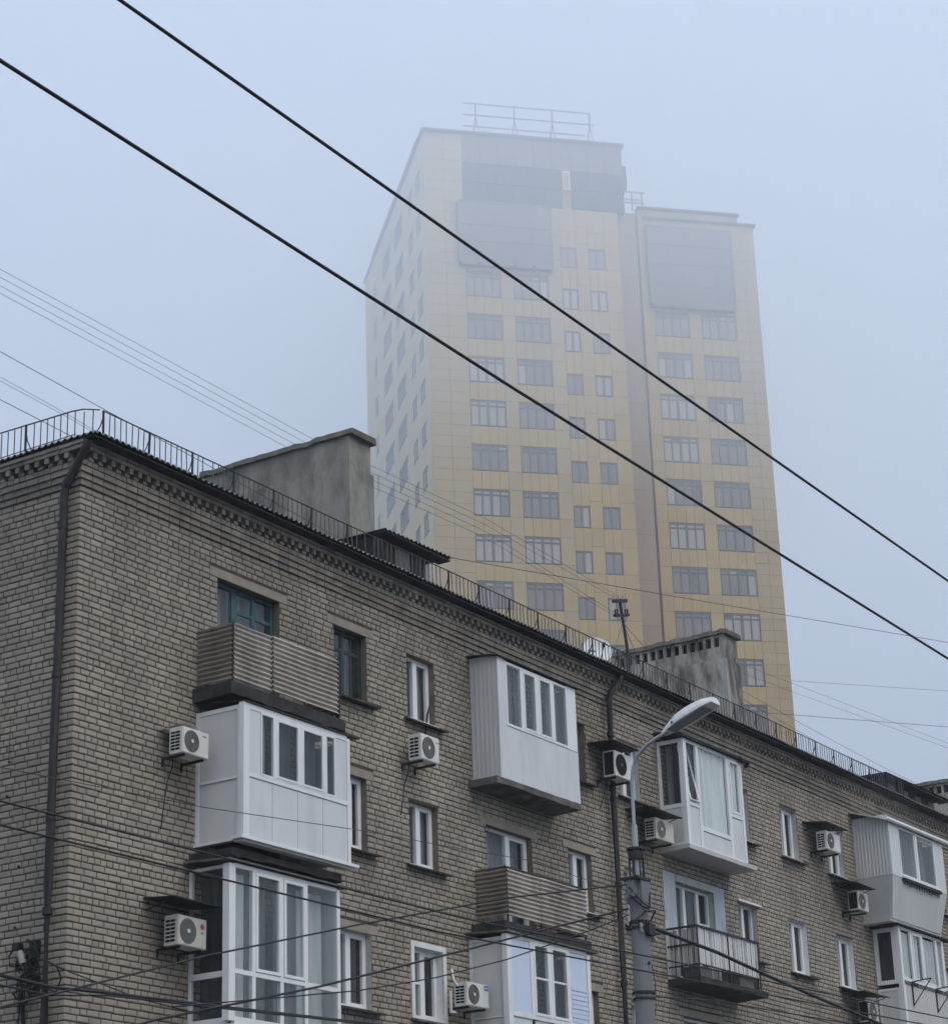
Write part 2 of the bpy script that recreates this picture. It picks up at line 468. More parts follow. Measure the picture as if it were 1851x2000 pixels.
b = MB()
b.box(BL - 0.3, BL - 0.001, 0.35, BD - 0.31, G, 13.94); b.box(0.35, BL - 0.31, BD - 0.3, BD, G, 13.94)
b.box(0.35, BL - 0.32, 1.2, 1.3, G, 13.93)
b.build('back_wall', M['brick_far'], bld)

def cut(seg, holes, z0, z1):
    """split an interval at the openings it meets"""
    out = [seg]
    for h in holes:
        if h[2] < z1 - 0.03 and h[3] > z0 + 0.03:
            nxt = []
            for a, c in out:
                if h[1] <= a or h[0] >= c:
                    nxt.append((a, c))
                else:
                    if h[0] - a > 0.03: nxt.append((a, h[0] - 0.002))
                    if c - h[1] > 0.03: nxt.append((h[1] + 0.002, c))
            out = nxt
    return out

def fbrick(mb, u0, u1, z0, z1, axis, jit=True):
    """a worn brick face: u runs along the wall, axis 0 = facade (-y), 1 = gable (-x)"""
    j = (lambda s: random.uniform(-s, s)) if jit else (lambda s: 0.0)
    pr = -0.002 + j(0.003)
    i = 0.012
    def P(u, d, z):
        return (u, d, z) if axis == 0 else (d, u, z)
    a = [P(u0, 0.016, z0), P(u1, 0.016, z0), P(u1, 0.016, z1), P(u0, 0.016, z1)]
    c = [P(u0 + j(.003), pr + 0.007, z0 + j(.003)), P(u1 + j(.003), pr + 0.007, z0 + j(.003)), P(u1 + j(.003), pr + 0.007, z1 + j(.003)), P(u0 + j(.003), pr + 0.007, z1 + j(.003))]
    d = [P(u0 + i, pr, z0 + i), P(u1 - i, pr, z0 + i), P(u1 - i, pr, z1 - i), P(u0 + i, pr, z1 - i)]
    fs = []
    for q in (0, 4):
        for k in range(4):
            n = (k + 1) % 4
            f = (q + k, q + n, q + 4 + n, q + 4 + k)
            fs.append(f if axis == 0 else f[::-1])
    f = (8, 9, 10, 11)
    fs.append(f if axis == 0 else f[::-1])
    mb.add(a + c + d, fs)

def cbrick(lx, ly, z0, z1):
    i = 0.008
    e = [random.uniform(-.004, .004) for _ in range(3)]
    lv = []
    for z, q in ((z0, i), (z0 + i, 0), (z1 - i, 0), (z1, i)):
        x0, y0 = e[0] + q, e[1] + q
        lv.append([(x0 + i, y0, z + e[2]), (lx - q, y0, z), (lx - q, ly - q, z), (x0, ly - q, z), (x0, y0 + i, z + e[2])])
    vs_ = [p for l in lv for p in l]
    fs_ = [(4, 3, 2, 1, 0), (15, 16, 17, 18, 19)]
    for a in range(3):
        for k in range(5):
            n = (k + 1) % 5
            fs_.append((a * 5 + k, a * 5 + n, a * 5 + 5 + n, a * 5 + 5 + k))
    corner.add(vs_, fs_)

BJ, BW, BH = 0.020, 0.243, 0.081
bricks = []                    # (axis, u0, u1, z0, z1)
corner = MB()
ncourse = int((ZT - ZB) / CH)
HOLES = OPEN + SURR + LINT
for k in range(ncourse):
    z1 = ZT - k * CH - 0.0105
    z0 = z1 - BH
    header = k % 6 == 3
    alt = k % 2 == 0
    # the corner stone of the course lies in one wall, its end shows in the other
    if alt:
        cbrick(0.25, 0.118, z0, z1); fs, gs = 0.25 + BJ, 0.118 + BJ
    else:
        cbrick(0.118, 0.25, z0, z1); fs, gs = 0.118 + BJ, 0.25 + BJ
    for axis, start, end in ((0, fs, 38.0), (1, gs, 5.0)):
        u = start
        w = 0.118 if header else BW
        if not header and k % 2 == 1:
            w_first = 0.185
        else:
            w_first = w
        first = True
        while u < end:
            ww = w_first if first else w
            ww += random.uniform(-0.005, 0.005)
            if not header and random.random() < 0.03:
                ww *= 0.5
            first = False
            segs = cut((u, u + ww), HOLES, z0, z1) if axis == 0 else [(u, u + ww)]
            for a, c in segs:
                if c - a > 0.035:
                    dz = random.uniform(-0.003, 0.003)
                    bricks.append((axis, a, c, z0 + dz, z1 + dz))
            u += ww + BJ

def area(t):
    ax, u0, u1, z0, z1 = t
    c = [((u, 0, z) if ax == 0 else (0, u, z)) for u, z in ((u0, z0), (u1, z0), (u1, z1), (u0, z1))]
    q = [proj(p) for p in c]
    if not all(0 < x < 1851 and 0 < y < 2000 for x, y in q):
        return 0
    return abs(sum(q[i][0] * q[(i + 1) % 4][1] - q[(i + 1) % 4][0] * q[i][1] for i in range(4))) / 2
def hidden(t):
    ax, u0, u1, z0, z1 = t
    return (ax == 1 and 0.1 < u0 < 0.42) or (ax == 0 and (u1 > 2.6 or (u1 > 1.5 and (6.0 < z0 < 7.2 or 9.0 < z0 < 10.0))))
order = sorted(range(len(bricks)), key=lambda i: -(0 if hidden(bricks[i]) else area(bricks[i])))
single = set(order[:300])
# single bricks share a small pool of meshes, scaled never: grouped by width
pool = {}
rest = [MB(), MB()]
for i, t in enumerate(bricks):
    ax, u0, u1, z0, z1 = t
    if i in single:
        key = (ax, round((u1 - u0) / 0.004), random.randrange(4))
        if key not in pool:
            q = MB()
            w = key[1] * 0.004
            fbrick(q, 0, w, 0, BH, ax)
            me = q.mesh('brick')
            me.materials.append(M['brick'])
            pool[key] = me
        o = link('brick', pool[key], facade if ax == 0 else gable)
        o.location = (u0, 0, z0) if ax == 0 else (0, u0, z0)
    else:
        fbrick(rest[ax], u0, u1, z0, z1, ax)
rest[0].build('brickwork', M['brick'], facade, 'stuff')
rest[1].build('brickwork', M['brick'], gable, 'stuff')
corner.build('corner_bricks', M['brick'], bld, 'stuff')

# lintels and plaster patches
for a in LINT:
    onebox('lintel', M['lintel'], bld, a[0], a[1], -0.002, 0.02, a[2], a[3])
for i, a in enumerate(SURR):
    onebox('plaster_patch', M['plaster_blue'] if i < 2 else M['plaster_pale'], bld, a[0], a[1], -0.008 - 0.006 * (i == 2), 0.02, a[2], a[3])

# cornice: three corbelled courses, a plain one, two rows of dentils, two capping courses
corn = MB()
def course(z0, z1, p, step, width, off=0.0):
    """a row of bricks along both walls, standing p proud"""
    u = off
    x = -p if off == 0 else off
    while x < BL:
        w = width + random.uniform(-0.004, 0.004)
        corn.box(x, x + w, -p + random.uniform(-.003, .003), 0.03, z0 + random.uniform(-.002, .002), z1)
        x += step
    y = 0.031 if off == 0 else 0.031 + off
    while y < 8:
        w = width + random.uniform(-0.004, 0.004)
        corn.box(-p + random.uniform(-.003, .003), 0.03, y, y + w, z0 + random.uniform(-.002, .002), z1)
        y += step
course(13.276, 13.364, 0.035, 0.263, 0.250)
course(13.374, 13.462, 0.070, 0.263, 0.250)
course(13.472, 13.560, 0.105, 0.263, 0.250)
course(13.570, 13.650, 0.125, 0.131, 0.118)
course(13.653, 13.708, 0.140, 0.210, 0.100, 0.03)
course(13.709, 13.803, 0.185, 0.210, 0.085, 0.08)
course(13.805, 13.868, 0.200, 0.263, 0.250)
course(13.874, 13.925, 0.225, 0.263, 0.250)
corn.build('dentil_cornice', M['brick_cornice'], bld, 'stuff')
b = MB()
b.box(0.0, BL, 0.031, 0.33, 13.27, 13.926); b.box(0.031, 0.33, 0.331, 8, 13.27, 13.926)
b.box(-0.02, BL, -0.03, 0.03, 13.562, 13.80); b.box(-0.02, 0.03, 0.032, 8, 13.562, 13.80)
b.build('cornice_core', M['mortar'], bld)

# eaves: soffit boards and the corrugated roof
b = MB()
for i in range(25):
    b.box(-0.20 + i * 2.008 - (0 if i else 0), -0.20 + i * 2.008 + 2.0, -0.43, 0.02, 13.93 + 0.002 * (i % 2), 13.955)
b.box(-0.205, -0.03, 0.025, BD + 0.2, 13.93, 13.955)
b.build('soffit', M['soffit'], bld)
AMP, PER, PITCH = 0.024, 0.135, 0.36
RZ = 14.0
def wv(t, u):
    return AMP * math.sin(2 * math.pi * t / PER) + 0.006 * math.sin(u * 1.7) + 0.004 * math.sin(u * 4.1)
rf = MB()
NX = int((BL + 0.5) / (PER / 6))
def front(i, j):
    x = -0.22 + i * (BL + 0.5)
    ym = min(BD / 2, x + 0.22 - 0.47)
    y = -0.47 + (ym + 0.47) * j
    return (x, y, RZ + PITCH * (y + 0.47) + wv(x, x))
rf.grid(front, NX, 4)
def hip(i, j):
    y = -0.47 + i * (BD + 0.94)
    d = min(y + 0.47, BD + 0.47 - y)
    x = -0.22 + d * j
    return (x, y, RZ + PITCH * (x + 0.22) + wv(y, y))
rf.grid(hip, int((BD + 0.94) / (PER / 6)), 3)
rf.grid(lambda i, j: (-0.22 + min(BD / 2 + 0.47, (BD / 2 + 0.47) * j * 1.0) * (1 - i) + i * (BL + 0.28), BD + 0.47 - (BD / 2 + 0.47) * j, RZ + PITCH * (BD / 2 + 0.47) * j), 4, 4)
rf.build('roof', M['slate'], bld)

# roof railing: rails, posts with braces, thin balusters
rail = MB()
RY, RX = -0.36, 0.0
rail.tube([(0.07, RY, 14.46)] + [(x, RY + random.uniform(-.012, .012), 14.46 + random.uniform(-.012, .012)) for x in range(2, 31, 2)] + [(31.3, RY, 14.42)], 0.012, 5)
rail.tube([(0.07, RY, 14.075), (31.3, RY, 14.05)], 0.009, 4)
rail.tube([(-0.12, -0.12, 14.485), (-0.14, 0.1, 14.50), (-0.15, 2.0, 14.53), (-0.15, 8.0, 14.55)], 0.012, 5)
rail.tube([(0.03, -0.33, 14.47), (-0.05, -0.2, 14.485), (-0.12, -0.12, 14.485)], 0.011, 5)
rail.tube([(-0.15, 0.0, 14.08), (-0.15, 8.0, 14.09)], 0.009, 4)
railing = rail.build('roof_railing', M['iron'], bld)
q = MB(); q.box(-0.014, 0.014, -0.014, 0.014, 0, 0.46)
q.tube([(0, 0, 0.36), (-0.01, 0.05, 0.2), (-0.015, 0.16, 0.06)], 0.011, 4)
post_me = q.mesh('post'); post_me.materials.append(M['iron'])
q = MB(); q.box(-0.0065, 0.0065, -0.0065, 0.0065, 0, 0.43)
bal_me = q.mesh('baluster'); bal_me.materials.append(M['iron_grey'])
px_ = [0.09 + 1.075 * i for i in range(30)]
for i, x in enumerate(px_):
    o = link('post', post_me, railing)
    o.location = (x, RY, 14.0)
    o.rotation_euler = (random.uniform(-.02, .02), random.uniform(-.03, .03), random.uniform(-.3, .3))
    if i < 29:
        for k in range(1, 8):
            if random.random() < 0.03:
                continue
            o = link('baluster', bal_me, railing)
            o.location = (x + k * 1.075 / 8, RY, 14.03)
            o.rotation_euler = (random.uniform(-.03, .03), random.uniform(-.03, .03), 0)
for i in range(5):
    o = link('post', post_me, railing)
    o.location = (-0.15, 1.08 + 1.15 * i, 14.06)
    o.rotation_euler = (0, 0, -math.pi / 2)
for k in range(-2, 40):
    if k % 8 == 7 and k > 0:
        continue
    o = link('baluster', bal_me, railing)
    o.location = (-0.15 if k > 0 else -.13 + .05 * -k, 0.04 + k * 0.143, 14.07 - (.04 if k < 0 else 0))

# chimneys
def chimney(x0, x1, y0, y1, zt, zl, material, holes):
    c = MB()
    c.box(x0 + 0.02, x1 - 0.05, y0 + 0.05, y1, zl, zt - 0.14) if not holes else None
    if holes:
        hz0, hz1 = zt - 0.46, zt - 0.2
        c.box(x0 + 0.02, x1 - 0.05, y0 + 0.05, y1, zl, hz0)
        c.box(x0 + 0.02, x1 - 0.05, y0 + 0.05, y1, hz1, zt - 0.14)
        n = 13
        p = (y1 - y0 - 0.25) / n
        c.box(x0 + 0.02, x1 - 0.05, y0 + 0.05, y0 + 0.2, hz0, hz1)
        for k in range(n):
            ya = y0 + 0.2 + k * p
            c.box(x0 + 0.02, x1 - 0.05, ya + p * 0.64, ya + p, hz0, hz1)
    o = c.build('chimney', material, bld)
    d = MB()
    e = [random.uniform(-.02, .02) for _ in range(8)]
    d.hexa([(x0 - 0.07, y0, 13.9), (x1, y0, 13.9), (x1, y1 + 0.2, 13.9), (x0 - 0.07, y1 + 0.2, 13.9)],
           [(x0 - 0.05, y0, zl + 0.003), (x1, y0 + 0.01, zl - 0.005), (x1, y1 + 0.1, zl), (x0 - 0.05, y1 + 0.1, zl)])
    d.build('chimney_base', material, o)
    if holes:
        onebox('flue_core', M['black'], o, x0 + 0.12, x1 - 0.12, y0 + 0.18, y1 - 0.05, zt - 0.47, zt - 0.19)
    k = MB()
    n = 22
    prof = []
    for i in range(n + 1):
        y = y0 - 0.06 + (y1 - y0 + 0.12) * i / n
        prof.append((y, random.uniform(-.018, .018), random.uniform(-.02, .02)))
    for i in range(n):
        (ya, za, xa), (yb, zb, xb) = prof[i], prof[i + 1]
        k.hexa([(x0 - 0.06 + xa, ya, zt - 0.14 + za), (x1 + 0.02, ya, zt - 0.14), (x1 + 0.02, yb, zt - 0.14), (x0 - 0.06 + xb, yb, zt - 0.14 + zb)],
               [(x0 - 0.03 + xa, ya, zt - 0.02 + za), (x1 - 0.02 + xa, ya, zt + za), (x1 - 0.02 + xb, yb, zt + zb), (x0 - 0.03 + xb, yb, zt - 0.02 + zb)])
    k.build('chimney_cap', M['cap'], o)
chimney(9.90, 10.70, 2.0, 5.85, 18.1, 17.31, M['concrete'], False)
chimney(26.15, 26.95, 2.0, 5.30, 17.95, 17.14, M['concrete_stain'], True)
chimney(45.2, 46.0, 2.0, 5.6, 17.95, 17.1, M['concrete_stain'], True)

# dormers (roof hatches)
def dormer(x0, x1, y0, zt, xr):
    d = MB()
    d.box(x0, x1, y0, y0 + 2.6, 14.0, zt - 0.03)
    o = d.build('dormer', M['soffit'], bld)
    r = MB()
    r.grid(lambda i, j: (x0 - 0.12 + (xr - x0 + 0.12) * i, y0 - 0.28 + 3.0 * j, zt + 0.03 * j - 0.02 + 0.05 * i + AMP * math.sin(2 * math.pi * (x0 + (xr - x0) * i) / PER)), int((xr - x0) / PER * 6), 2)
    r.box(x0 - 0.1, xr - 0.1, y0 - 0.26, y0 + 0.02, zt - 0.062, zt - 0.028)
    r.build('dormer_roof', M['tarp'], o)
    n = max(3, int((x1 - x0) / 0.42))
    w = (x1 - x0) / n
    for k in range(n):
        onebox('hatch_board', M['wood_grey'] if k % 2 else M['soffit'], o, x0 + k * w + 0.03, x0 + (k + 1) * w - 0.02, y0 - 0.025, y0 - 0.001, 14.12, zt - 0.16)
dormer(8.66, 10.25, 0.5, 15.12, 10.85)
dormer(31.9, 35.6, 0.55, 14.95, 36.2)

# drainpipes
def drainpipe(pts, joints, r=0.066):
    p = MB()
    p.tube(pts, r, 12)
    o = p.build('drainpipe', M['rust'], bld)
    for c, d in joints:
        j = MB()
        c, d = Vector(c), Vector(d)
        j.tube([c - d * 0.05, c + d * 0.05], r + 0.012, 12)
        j.build('pipe_collar', M['iron'], o)
drainpipe([(-0.17, -0.30, 13.90), (-0.16, -0.24, 13.80), (-0.12, 0.20, 13.28), (-0.115, 0.235, 13.15), (-0.115, 0.245, 11.2), (-0.12, 0.27, 9.2), (-0.115, 0.29, 7.0), (-0.115, 0.28, 5.0), (-0.115, 0.28, G + 0.1)],
          [((-0.115, 0.24, 12.6), (0, 0, 1)), ((-0.118, 0.26, 10.2), (0, 0, 1)), ((-0.116, 0.285, 8.0), (0, 0, 1)), ((-0.116, 0.285, 6.6), (0, 0, 1)), ((-0.12, 0.20, 13.28), (0, .5, -.6))])
drainpipe([(16.30, -0.34, 13.90), (16.27, -0.33, 13.76), (16.10, -0.20, 13.52), (16.05, -0.17, 13.36), (16.05, -0.15, 11.0), (16.06, -0.15, 8.0), (16.06, -0.15, 5.0), (16.06, -0.15, G + 0.1)],
          [((16.05, -0.16, 12.6), (0, 0, 1)), ((16.05, -0.15, 11.2), (0, 0, 1)), ((16.06, -0.15, 9.4), (0, 0, 1)), ((16.06, -0.15, 7.4), (0, 0, 1)), ((16.06, -0.15, 6.3), (0, 0, 1))])

# small fixings on the gable
b = MB()
for y, z in ((1.28, 9.03), (1.30, 8.50), (1.0, 7.38), (1.03, 6.47), (1.0, 5.5), (1.75, 7.9)):
    b.tube([(0.01, y, z), (-0.03, y, z)], 0.018, 6)
b.build('wall_anchor', M['iron'], bld)
cv = lambda a, c, s, n=10: [tuple(Vector(a).lerp(Vector(c), t / n) + Vector((0, 0, -4 * s * (t / n) * (1 - t / n)))) for t in range(n + 1)]
b = MB()
b.tube([(-0.02, 1.29, 9.75), (-0.02, 1.28, 9.3), (-0.02, 1.285, 9.05)], 0.006, 4)
b.build('thin_wall_wire', M['cable'], bld)

# ------------------------------------------------------------------ windows
def pane(parent, x0, x1, y, z0, z1, m='glass'):
    return onebox('pane', M[m], parent, x0, x1, y, y + 0.008, z0, z1)

def bar(mb, x0, x1, z0, z1, t, y0, y1):
    """a rectangular frame in the facade plane"""
    mb.box(x0, x0 + t, y0, y1, z0, z1); mb.box(x1 - t, x1, y0, y1, z0, z1)
    mb.box(x0 + t, x1 - t, y0 + .001, y1 - .001, z0, z0 + t); mb.box(x0 + t, x1 - t, y0 + .001, y1 - .001, z1 - t, z1)

YF = 0.13
for wi, (x0, x1, z0, z1, st) in enumerate(OPEN):
    f = MB()
    fm = M['pvc']; cm = 'curtain_dark'; rm = 'reveal'; panes = []
    w = x1 - x0
    g = 0.004
    a, c, lo, hi = x0 + g, x1 - g, z0 + g, z1 - g
    sill = True
    if st in ('teal', 'teal_door'):
        fm = M['teal'] if st == 'teal_door' else M['teal_dark']; cm = 'curtain_grey'
        bar(f, a, c, lo, hi, 0.07, YF + .02, YF + .10)
        if st == 'teal':
            m1 = x0 + w * 0.46; zt = z1 - 0.36
            f.box(m1 - .045, m1 + .045, YF + .025, YF + .095, lo + .07, hi - .07)
            f.box(a + .07, m1 - .045, YF + .03, YF + .09, zt - .03, zt + .03)
            f.box(m1 + .045, c - .07, YF + .03, YF + .09, zt - .03, zt + .03)
            f.box(x0 + w * .73 - .02, x0 + w * .73 + .02, YF + .032, YF + .088, lo + .07, hi - .07)
            panes = [(a + .07, m1 - .045, lo + .07, zt - .03), (a + .07, m1 - .045, zt + .03, hi - .07), (m1 + .045, c - .07, lo + .07, zt - .03), (m1 + .045, c - .07, zt + .03, hi - .07)]
        else:
            m1 = x0 + 0.62; sill = False
            f.box(m1 - .07, m1 + .07, YF + .025, YF + .095, lo + .07, hi - .07)
            m2 = (m1 + x1) / 2
            f.box(m2 - .04, m2 + .04, YF + .03, YF + .09, lo + .07, hi - .07)
            zt = z1 - 0.40
            for q0, q1 in ((m1 + .07, m2 - .04), (m2 + .04, c - .07)):
                f.box(q0, q1, YF + .032, YF + .088, zt - .03, zt + .03)
                f.box(q0, q1, YF + .032, YF + .088, z0 + 0.7, z0 + 0.78)
                panes += [(q0, q1, z0 + .78, zt - .03), (q0, q1, zt + .03, hi - .07)]
            panes.append((a + .07, m1 - .07, lo + .07, hi - .07))
    elif st == 'dark':
        fm = M['wood_grey']
        bar(f, a, c, lo, hi, 0.06, YF, YF + .07)
        panes = [(a + .06, c - .06, lo + .06, hi - .06)]
        sill = z0 > 11
    elif st in ('door_pvc', 'door_old'):
        sill = False
        bar(f, a, c, lo, hi, 0.06, YF, YF + .07)
        m1 = x0 + w * 0.55 if st == 'door_pvc' else x0 + w * 0.33
        f.box(m1 - .06, m1 + .06, YF - .01, YF + .075, lo + .06, hi - .06)
        if st == 'door_old':
            m2 = x0 + w * .70
            f.box(m2 - .05, m2 + .05, YF, YF + .07, lo + .06, hi - .06)
            f.box(m2 + .05, c - .06, YF + .005, YF + .065, z1 - .75, z1 - .71)
            panes = [(a + .06, m1 - .06, lo + .9, hi - .06), (m1 + .06, m2 - .05, lo + .06, hi - .06), (m2 + .05, c - .06, lo + .06, z1 - .75), (m2 + .05, c - .06, z1 - .71, hi - .06)]
            rm = 'reveal_pale'; cm = 'curtain_dark'
        else:
            bar(f, m1 + .06, c - .06, lo + .06, hi - .06, .05, YF + .002, YF + .06)
            panes = [(a + .06, m1 - .06, lo + .06, hi - .06), (m1 + .11, c - .11, lo + .11, hi - .11)]
            cm = 'curtain_grey'
    else:
        bar(f, a, c, lo, hi, 0.055, YF, YF + .07)
        m1 = x0 + w * (0.46 if st != 'pvc_dark' else 0.6)
        f.box(m1 - .055, m1 + .055, YF - .006, YF + .075, lo + .055, hi - .055)
        if st != 'old_white':
            bar(f, m1 + .055, c - .055, lo + .055, hi - .055, .04, YF + .002, YF + .06)
            panes = [(a + .055, m1 - .055, lo + .055, hi - .055), (m1 + .095, c - .095, lo + .095, hi - .095)]
        else:
            panes = [(a + .055, m1 - .055, lo + .055, hi - .055), (m1 + .055, c - .055, lo + .055, hi - .055)]
        cm = ('curtain_grey', 'curtain_dark', 'curtain_dark')[wi % 3]
        if st in ('pale_reveal', 'old_white'): rm = 'reveal_pale'
        if st in ('white_reveal', 'white_surround'): rm = 'surround'
        if st == 'white_surround':
            f.box(a + .055, m1 - .055, YF + .002, YF + .06, z0 + .62, z0 + .66)
        if st == 'open':
            rm = 'reveal_pale'
    o = f.build('window', fm, bld)
    for p in panes:
        pane(o, p[0], p[1], YF + 0.045, p[2], p[3], 'glass')
    # curtain, or folded sheet painting the unlit room dark, right across the opening
    cu = MB()
    ph = random.random() * 6
    cu.grid(lambda i, j: (x0 - .05 + (w + .1) * i, 0.40 + 0.03 * math.sin(i * w * 26 + ph) + 0.015 * math.sin(i * w * 9), z0 - .05 + (z1 - z0 + .1) * j), 40, 1)
    cu.build('curtain', M[cm], o)
    if cm == 'curtain_dark' and st not in ('dark',) and wi % 2 == 0:
        ca, cc = x0 + w * 0.62, x1 - 0.02
        cu = MB()
        cu.grid(lambda i, j: (ca + (cc - ca) * i, 0.30 + 0.015 * math.sin(i * 20 + ph), z0 + (z1 - z0) * j), 20, 1)
        cu.build('curtain', M['curtain_grey'], o)
    r = MB()
    r.box(x0 - .02, x0 + .003, 0.0135, YF - .001, z0 + .003, z1 - .003); r.box(x1 - .003, x1 + .02, 0.0135, YF - .001, z0 + .003, z1 - .003)
    r.box(x0 + .004, x1 - .004, 0.0135, YF - .001, z1 - .003, z1 + .02); r.box(x0 + .004, x1 - .004, 0.0135, YF - .001, z0 - .02, z0 + .003)
    r.build('reveal', M[rm], o)
    if sill:
        s = MB()
        white = st in ('white_reveal', 'white_surround', 'pale_reveal') and wi % 2 == 0
        s.hexa([(x0 - .13, -0.15, z0 - .085), (x1 + .22, -0.15, z0 - .085), (x1 + .22, -0.004, z0 - .06), (x0 - .13, -0.004, z0 - .06)],
               [(x0 - .13, -0.15, z0 - .055), (x1 + .22, -0.15, z0 - .055), (x1 + .22, -0.004, z0 - .012), (x0 - .13, -0.004, z0 - .012)])
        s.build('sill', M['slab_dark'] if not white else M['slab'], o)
        if st in ('pvc2', 'white_reveal', 'pale_reveal') and wi % 3 != 1:
            onebox('sill_cover', M['pvc'], o, x0 - .02, x1 + .04, -0.06, YF - .002, z0 - .011, z0 + .001)
    if st == 'white_surround':
        s = MB()
        bar(s, x0 - .10, x1 + .10, z0 - .06, z1 + .10, 0.095, -0.02, 0.012)
        s.build('window_surround', M['surround'], o)
    if st == 'old_white' and z0 < 9:
        s = MB()
        s.box(x0 - .10, x1 + .14, -0.07, -0.001, z1 + .005, z1 + .055)
        s.build('drip_cover', M['surround'], o)
# ------------------------------------------------------------------ balconies (parts of the block)
class Face:
    """a vertical face of a balcony box: u along it, n outwards"""
    def __init__(s, kind, at):
        s.k, s.at = kind, at
    def box(s, mb, u0, u1, z0, z1, n0, n1, tint=None):
        if s.k == 'front':
            mb.box(u0, u1, s.at - n1, s.at - n0, z0, z1, tint)
        else:
            mb.box(s.at - n1, s.at - n0, u0, u1, z0, z1, tint)
    def frame(s, mb, u0, u1, z0, z1, t, n0, n1):
        s.box(mb, u0, u0 + t, z0, z1, n0, n1); s.box(mb, u1 - t, u1, z0, z1, n0, n1)
        s.box(mb, u0 + t, u1 - t, z0, z0 + t, n0 + .001, n1 - .001); s.box(mb, u0 + t, u1 - t, z1 - t, z1, n0 + .001, n1 - .001)
    def pane(s, parent, u0, u1, z0, z1, m='glass', n=0.0):
        q = MB(); s.box(q, u0, u1, z0, z1, n - .008, n)
        return q.build('pane', M[m], parent)
    def part(s, name, m, parent, u0, u1, z0, z1, n0, n1):
        q = MB(); s.box(q, u0, u1, z0, z1, n0, n1)
        return q.build(name, M[m], parent)
    def cloth(s, parent, u0, u1, z0, z1, m, n, folds=30):
        q = MB(); ph = random.random() * 6
        def fn(i, j):
            u = u0 + (u1 - u0) * i; d = s.at + (-(n + .022 * math.sin(u * folds + ph) + .012 * math.sin(u * 11 + ph)))
            return (u, d, z0 + (z1 - z0) * j) if s.k == 'front' else (d, u, z0 + (z1 - z0) * j)
        q.grid(fn, 48, 1)
        return q.build('curtain', M[m], parent)  # in the dim room colour, this sheet paints the unlit interior

def slab(x0, x1, y, z0, z1, m, rough=0.02):
    b = MB()
    n = 16
    es = [[random.uniform(-rough, rough) for _ in range(4)] for _ in range(n + 1)]
    ring = []
    for i in range(n + 1):                              # a worn, uneven front edge
        x = x0 + (x1 - x0) * i / n; e = es[i]
        ring.append([(x, y + e[0] * .5, z0 + e[1] * .7), (x, 0.01, z0 - .02), (x, 0.01, z1), (x, y + e[2] * .5, z1 + e[3] * .2)])
    fs_ = [(0, 1, 2, 3), tuple(4 * n + k for k in (3, 2, 1, 0))]
    for i in range(n):
        for k in range(4):
            fs_.append((i * 4 + (k + 1) % 4, i * 4 + k, i * 4 + 4 + k, i * 4 + 4 + (k + 1) % 4))
    b.add([p for r in ring for p in r], fs_)
    return b.build('balcony', m, bld)

def hcorr(parent, name, m, p0, p1, z0, z1, out, per=0.083, amp=0.021):
    """sheet with horizontal corrugations between plan points p0 and p1"""
    q = MB()
    n = int((z1 - z0) / per * 8)
    p0, p1, out = Vector(p0), Vector(p1), Vector(out)
    def fn(i, j):
        p = p0.lerp(p1, i)
        z = z0 + (z1 - z0) * j
        o = out * (amp * math.sin(2 * math.pi * z / per) + .003 * math.sin(i * 5 + z * 3))
        return (p.x + o.x, p.y + o.y, z + .002 * math.sin(i * 9))
    q.grid(fn, 10, n)
    return q.build(name, M[m], parent)

def vcorr(parent, name, m, p0, p1, z0, z1, out, per=0.07, amp=0.01):
    q = MB()
    p0, p1, out = Vector(p0), Vector(p1), Vector(out)
    ln = (p1 - p0).length
    n = int(ln / per * 6)
    def fn(i, j):
        p = p0.lerp(p1, i); o = out * (amp * max(-.6, min(.6, math.sin(2 * math.pi * i * ln / per))) / .6)
        return (p.x + o.x, p.y + o.y, z0 + (z1 - z0) * j)
    q.grid(fn, n, 1, smooth=False)
    return q.build(name, M[m], parent)

# -- first column: corrugated balcony on the top floor
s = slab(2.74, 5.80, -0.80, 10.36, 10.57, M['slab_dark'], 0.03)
hcorr(s, 'corrugated_sheet', 'sheet_dark', (2.84, -0.02, 0), (2.84, -0.76, 0), 10.63, 11.57, (-1, 0, 0))
hcorr(s, 'corrugated_sheet', 'sheet', (2.84, -0.77, 0), (3.81, -0.77, 0), 10.60, 11.57, (0, -1, 0))
hcorr(s, 'corrugated_sheet', 'sheet', (3.84, -0.785, 0), (5.62, -0.785, 0), 10.64, 11.60, (0, -1, 0))
hcorr(s, 'corrugated_sheet', 'sheet_dark', (5.64, -0.77, 0), (5.64, -0.02, 0), 10.63, 11.57, (1, 0, 0))
b = MB()
for x in (2.85, 3.825, 5.63):
    b.box(x - .015, x + .015, -0.755, -0.725, 10.57, 11.58)
b.box(2.83, 5.66, -0.75, -0.72, 11.55, 11.585); b.box(2.84, 2.87, -0.72, -0.01, 11.55, 11.58); b.box(5.62, 5.66, -0.80, -0.74, 10.58, 11.62)
b.build('handrail', M['iron'], s)

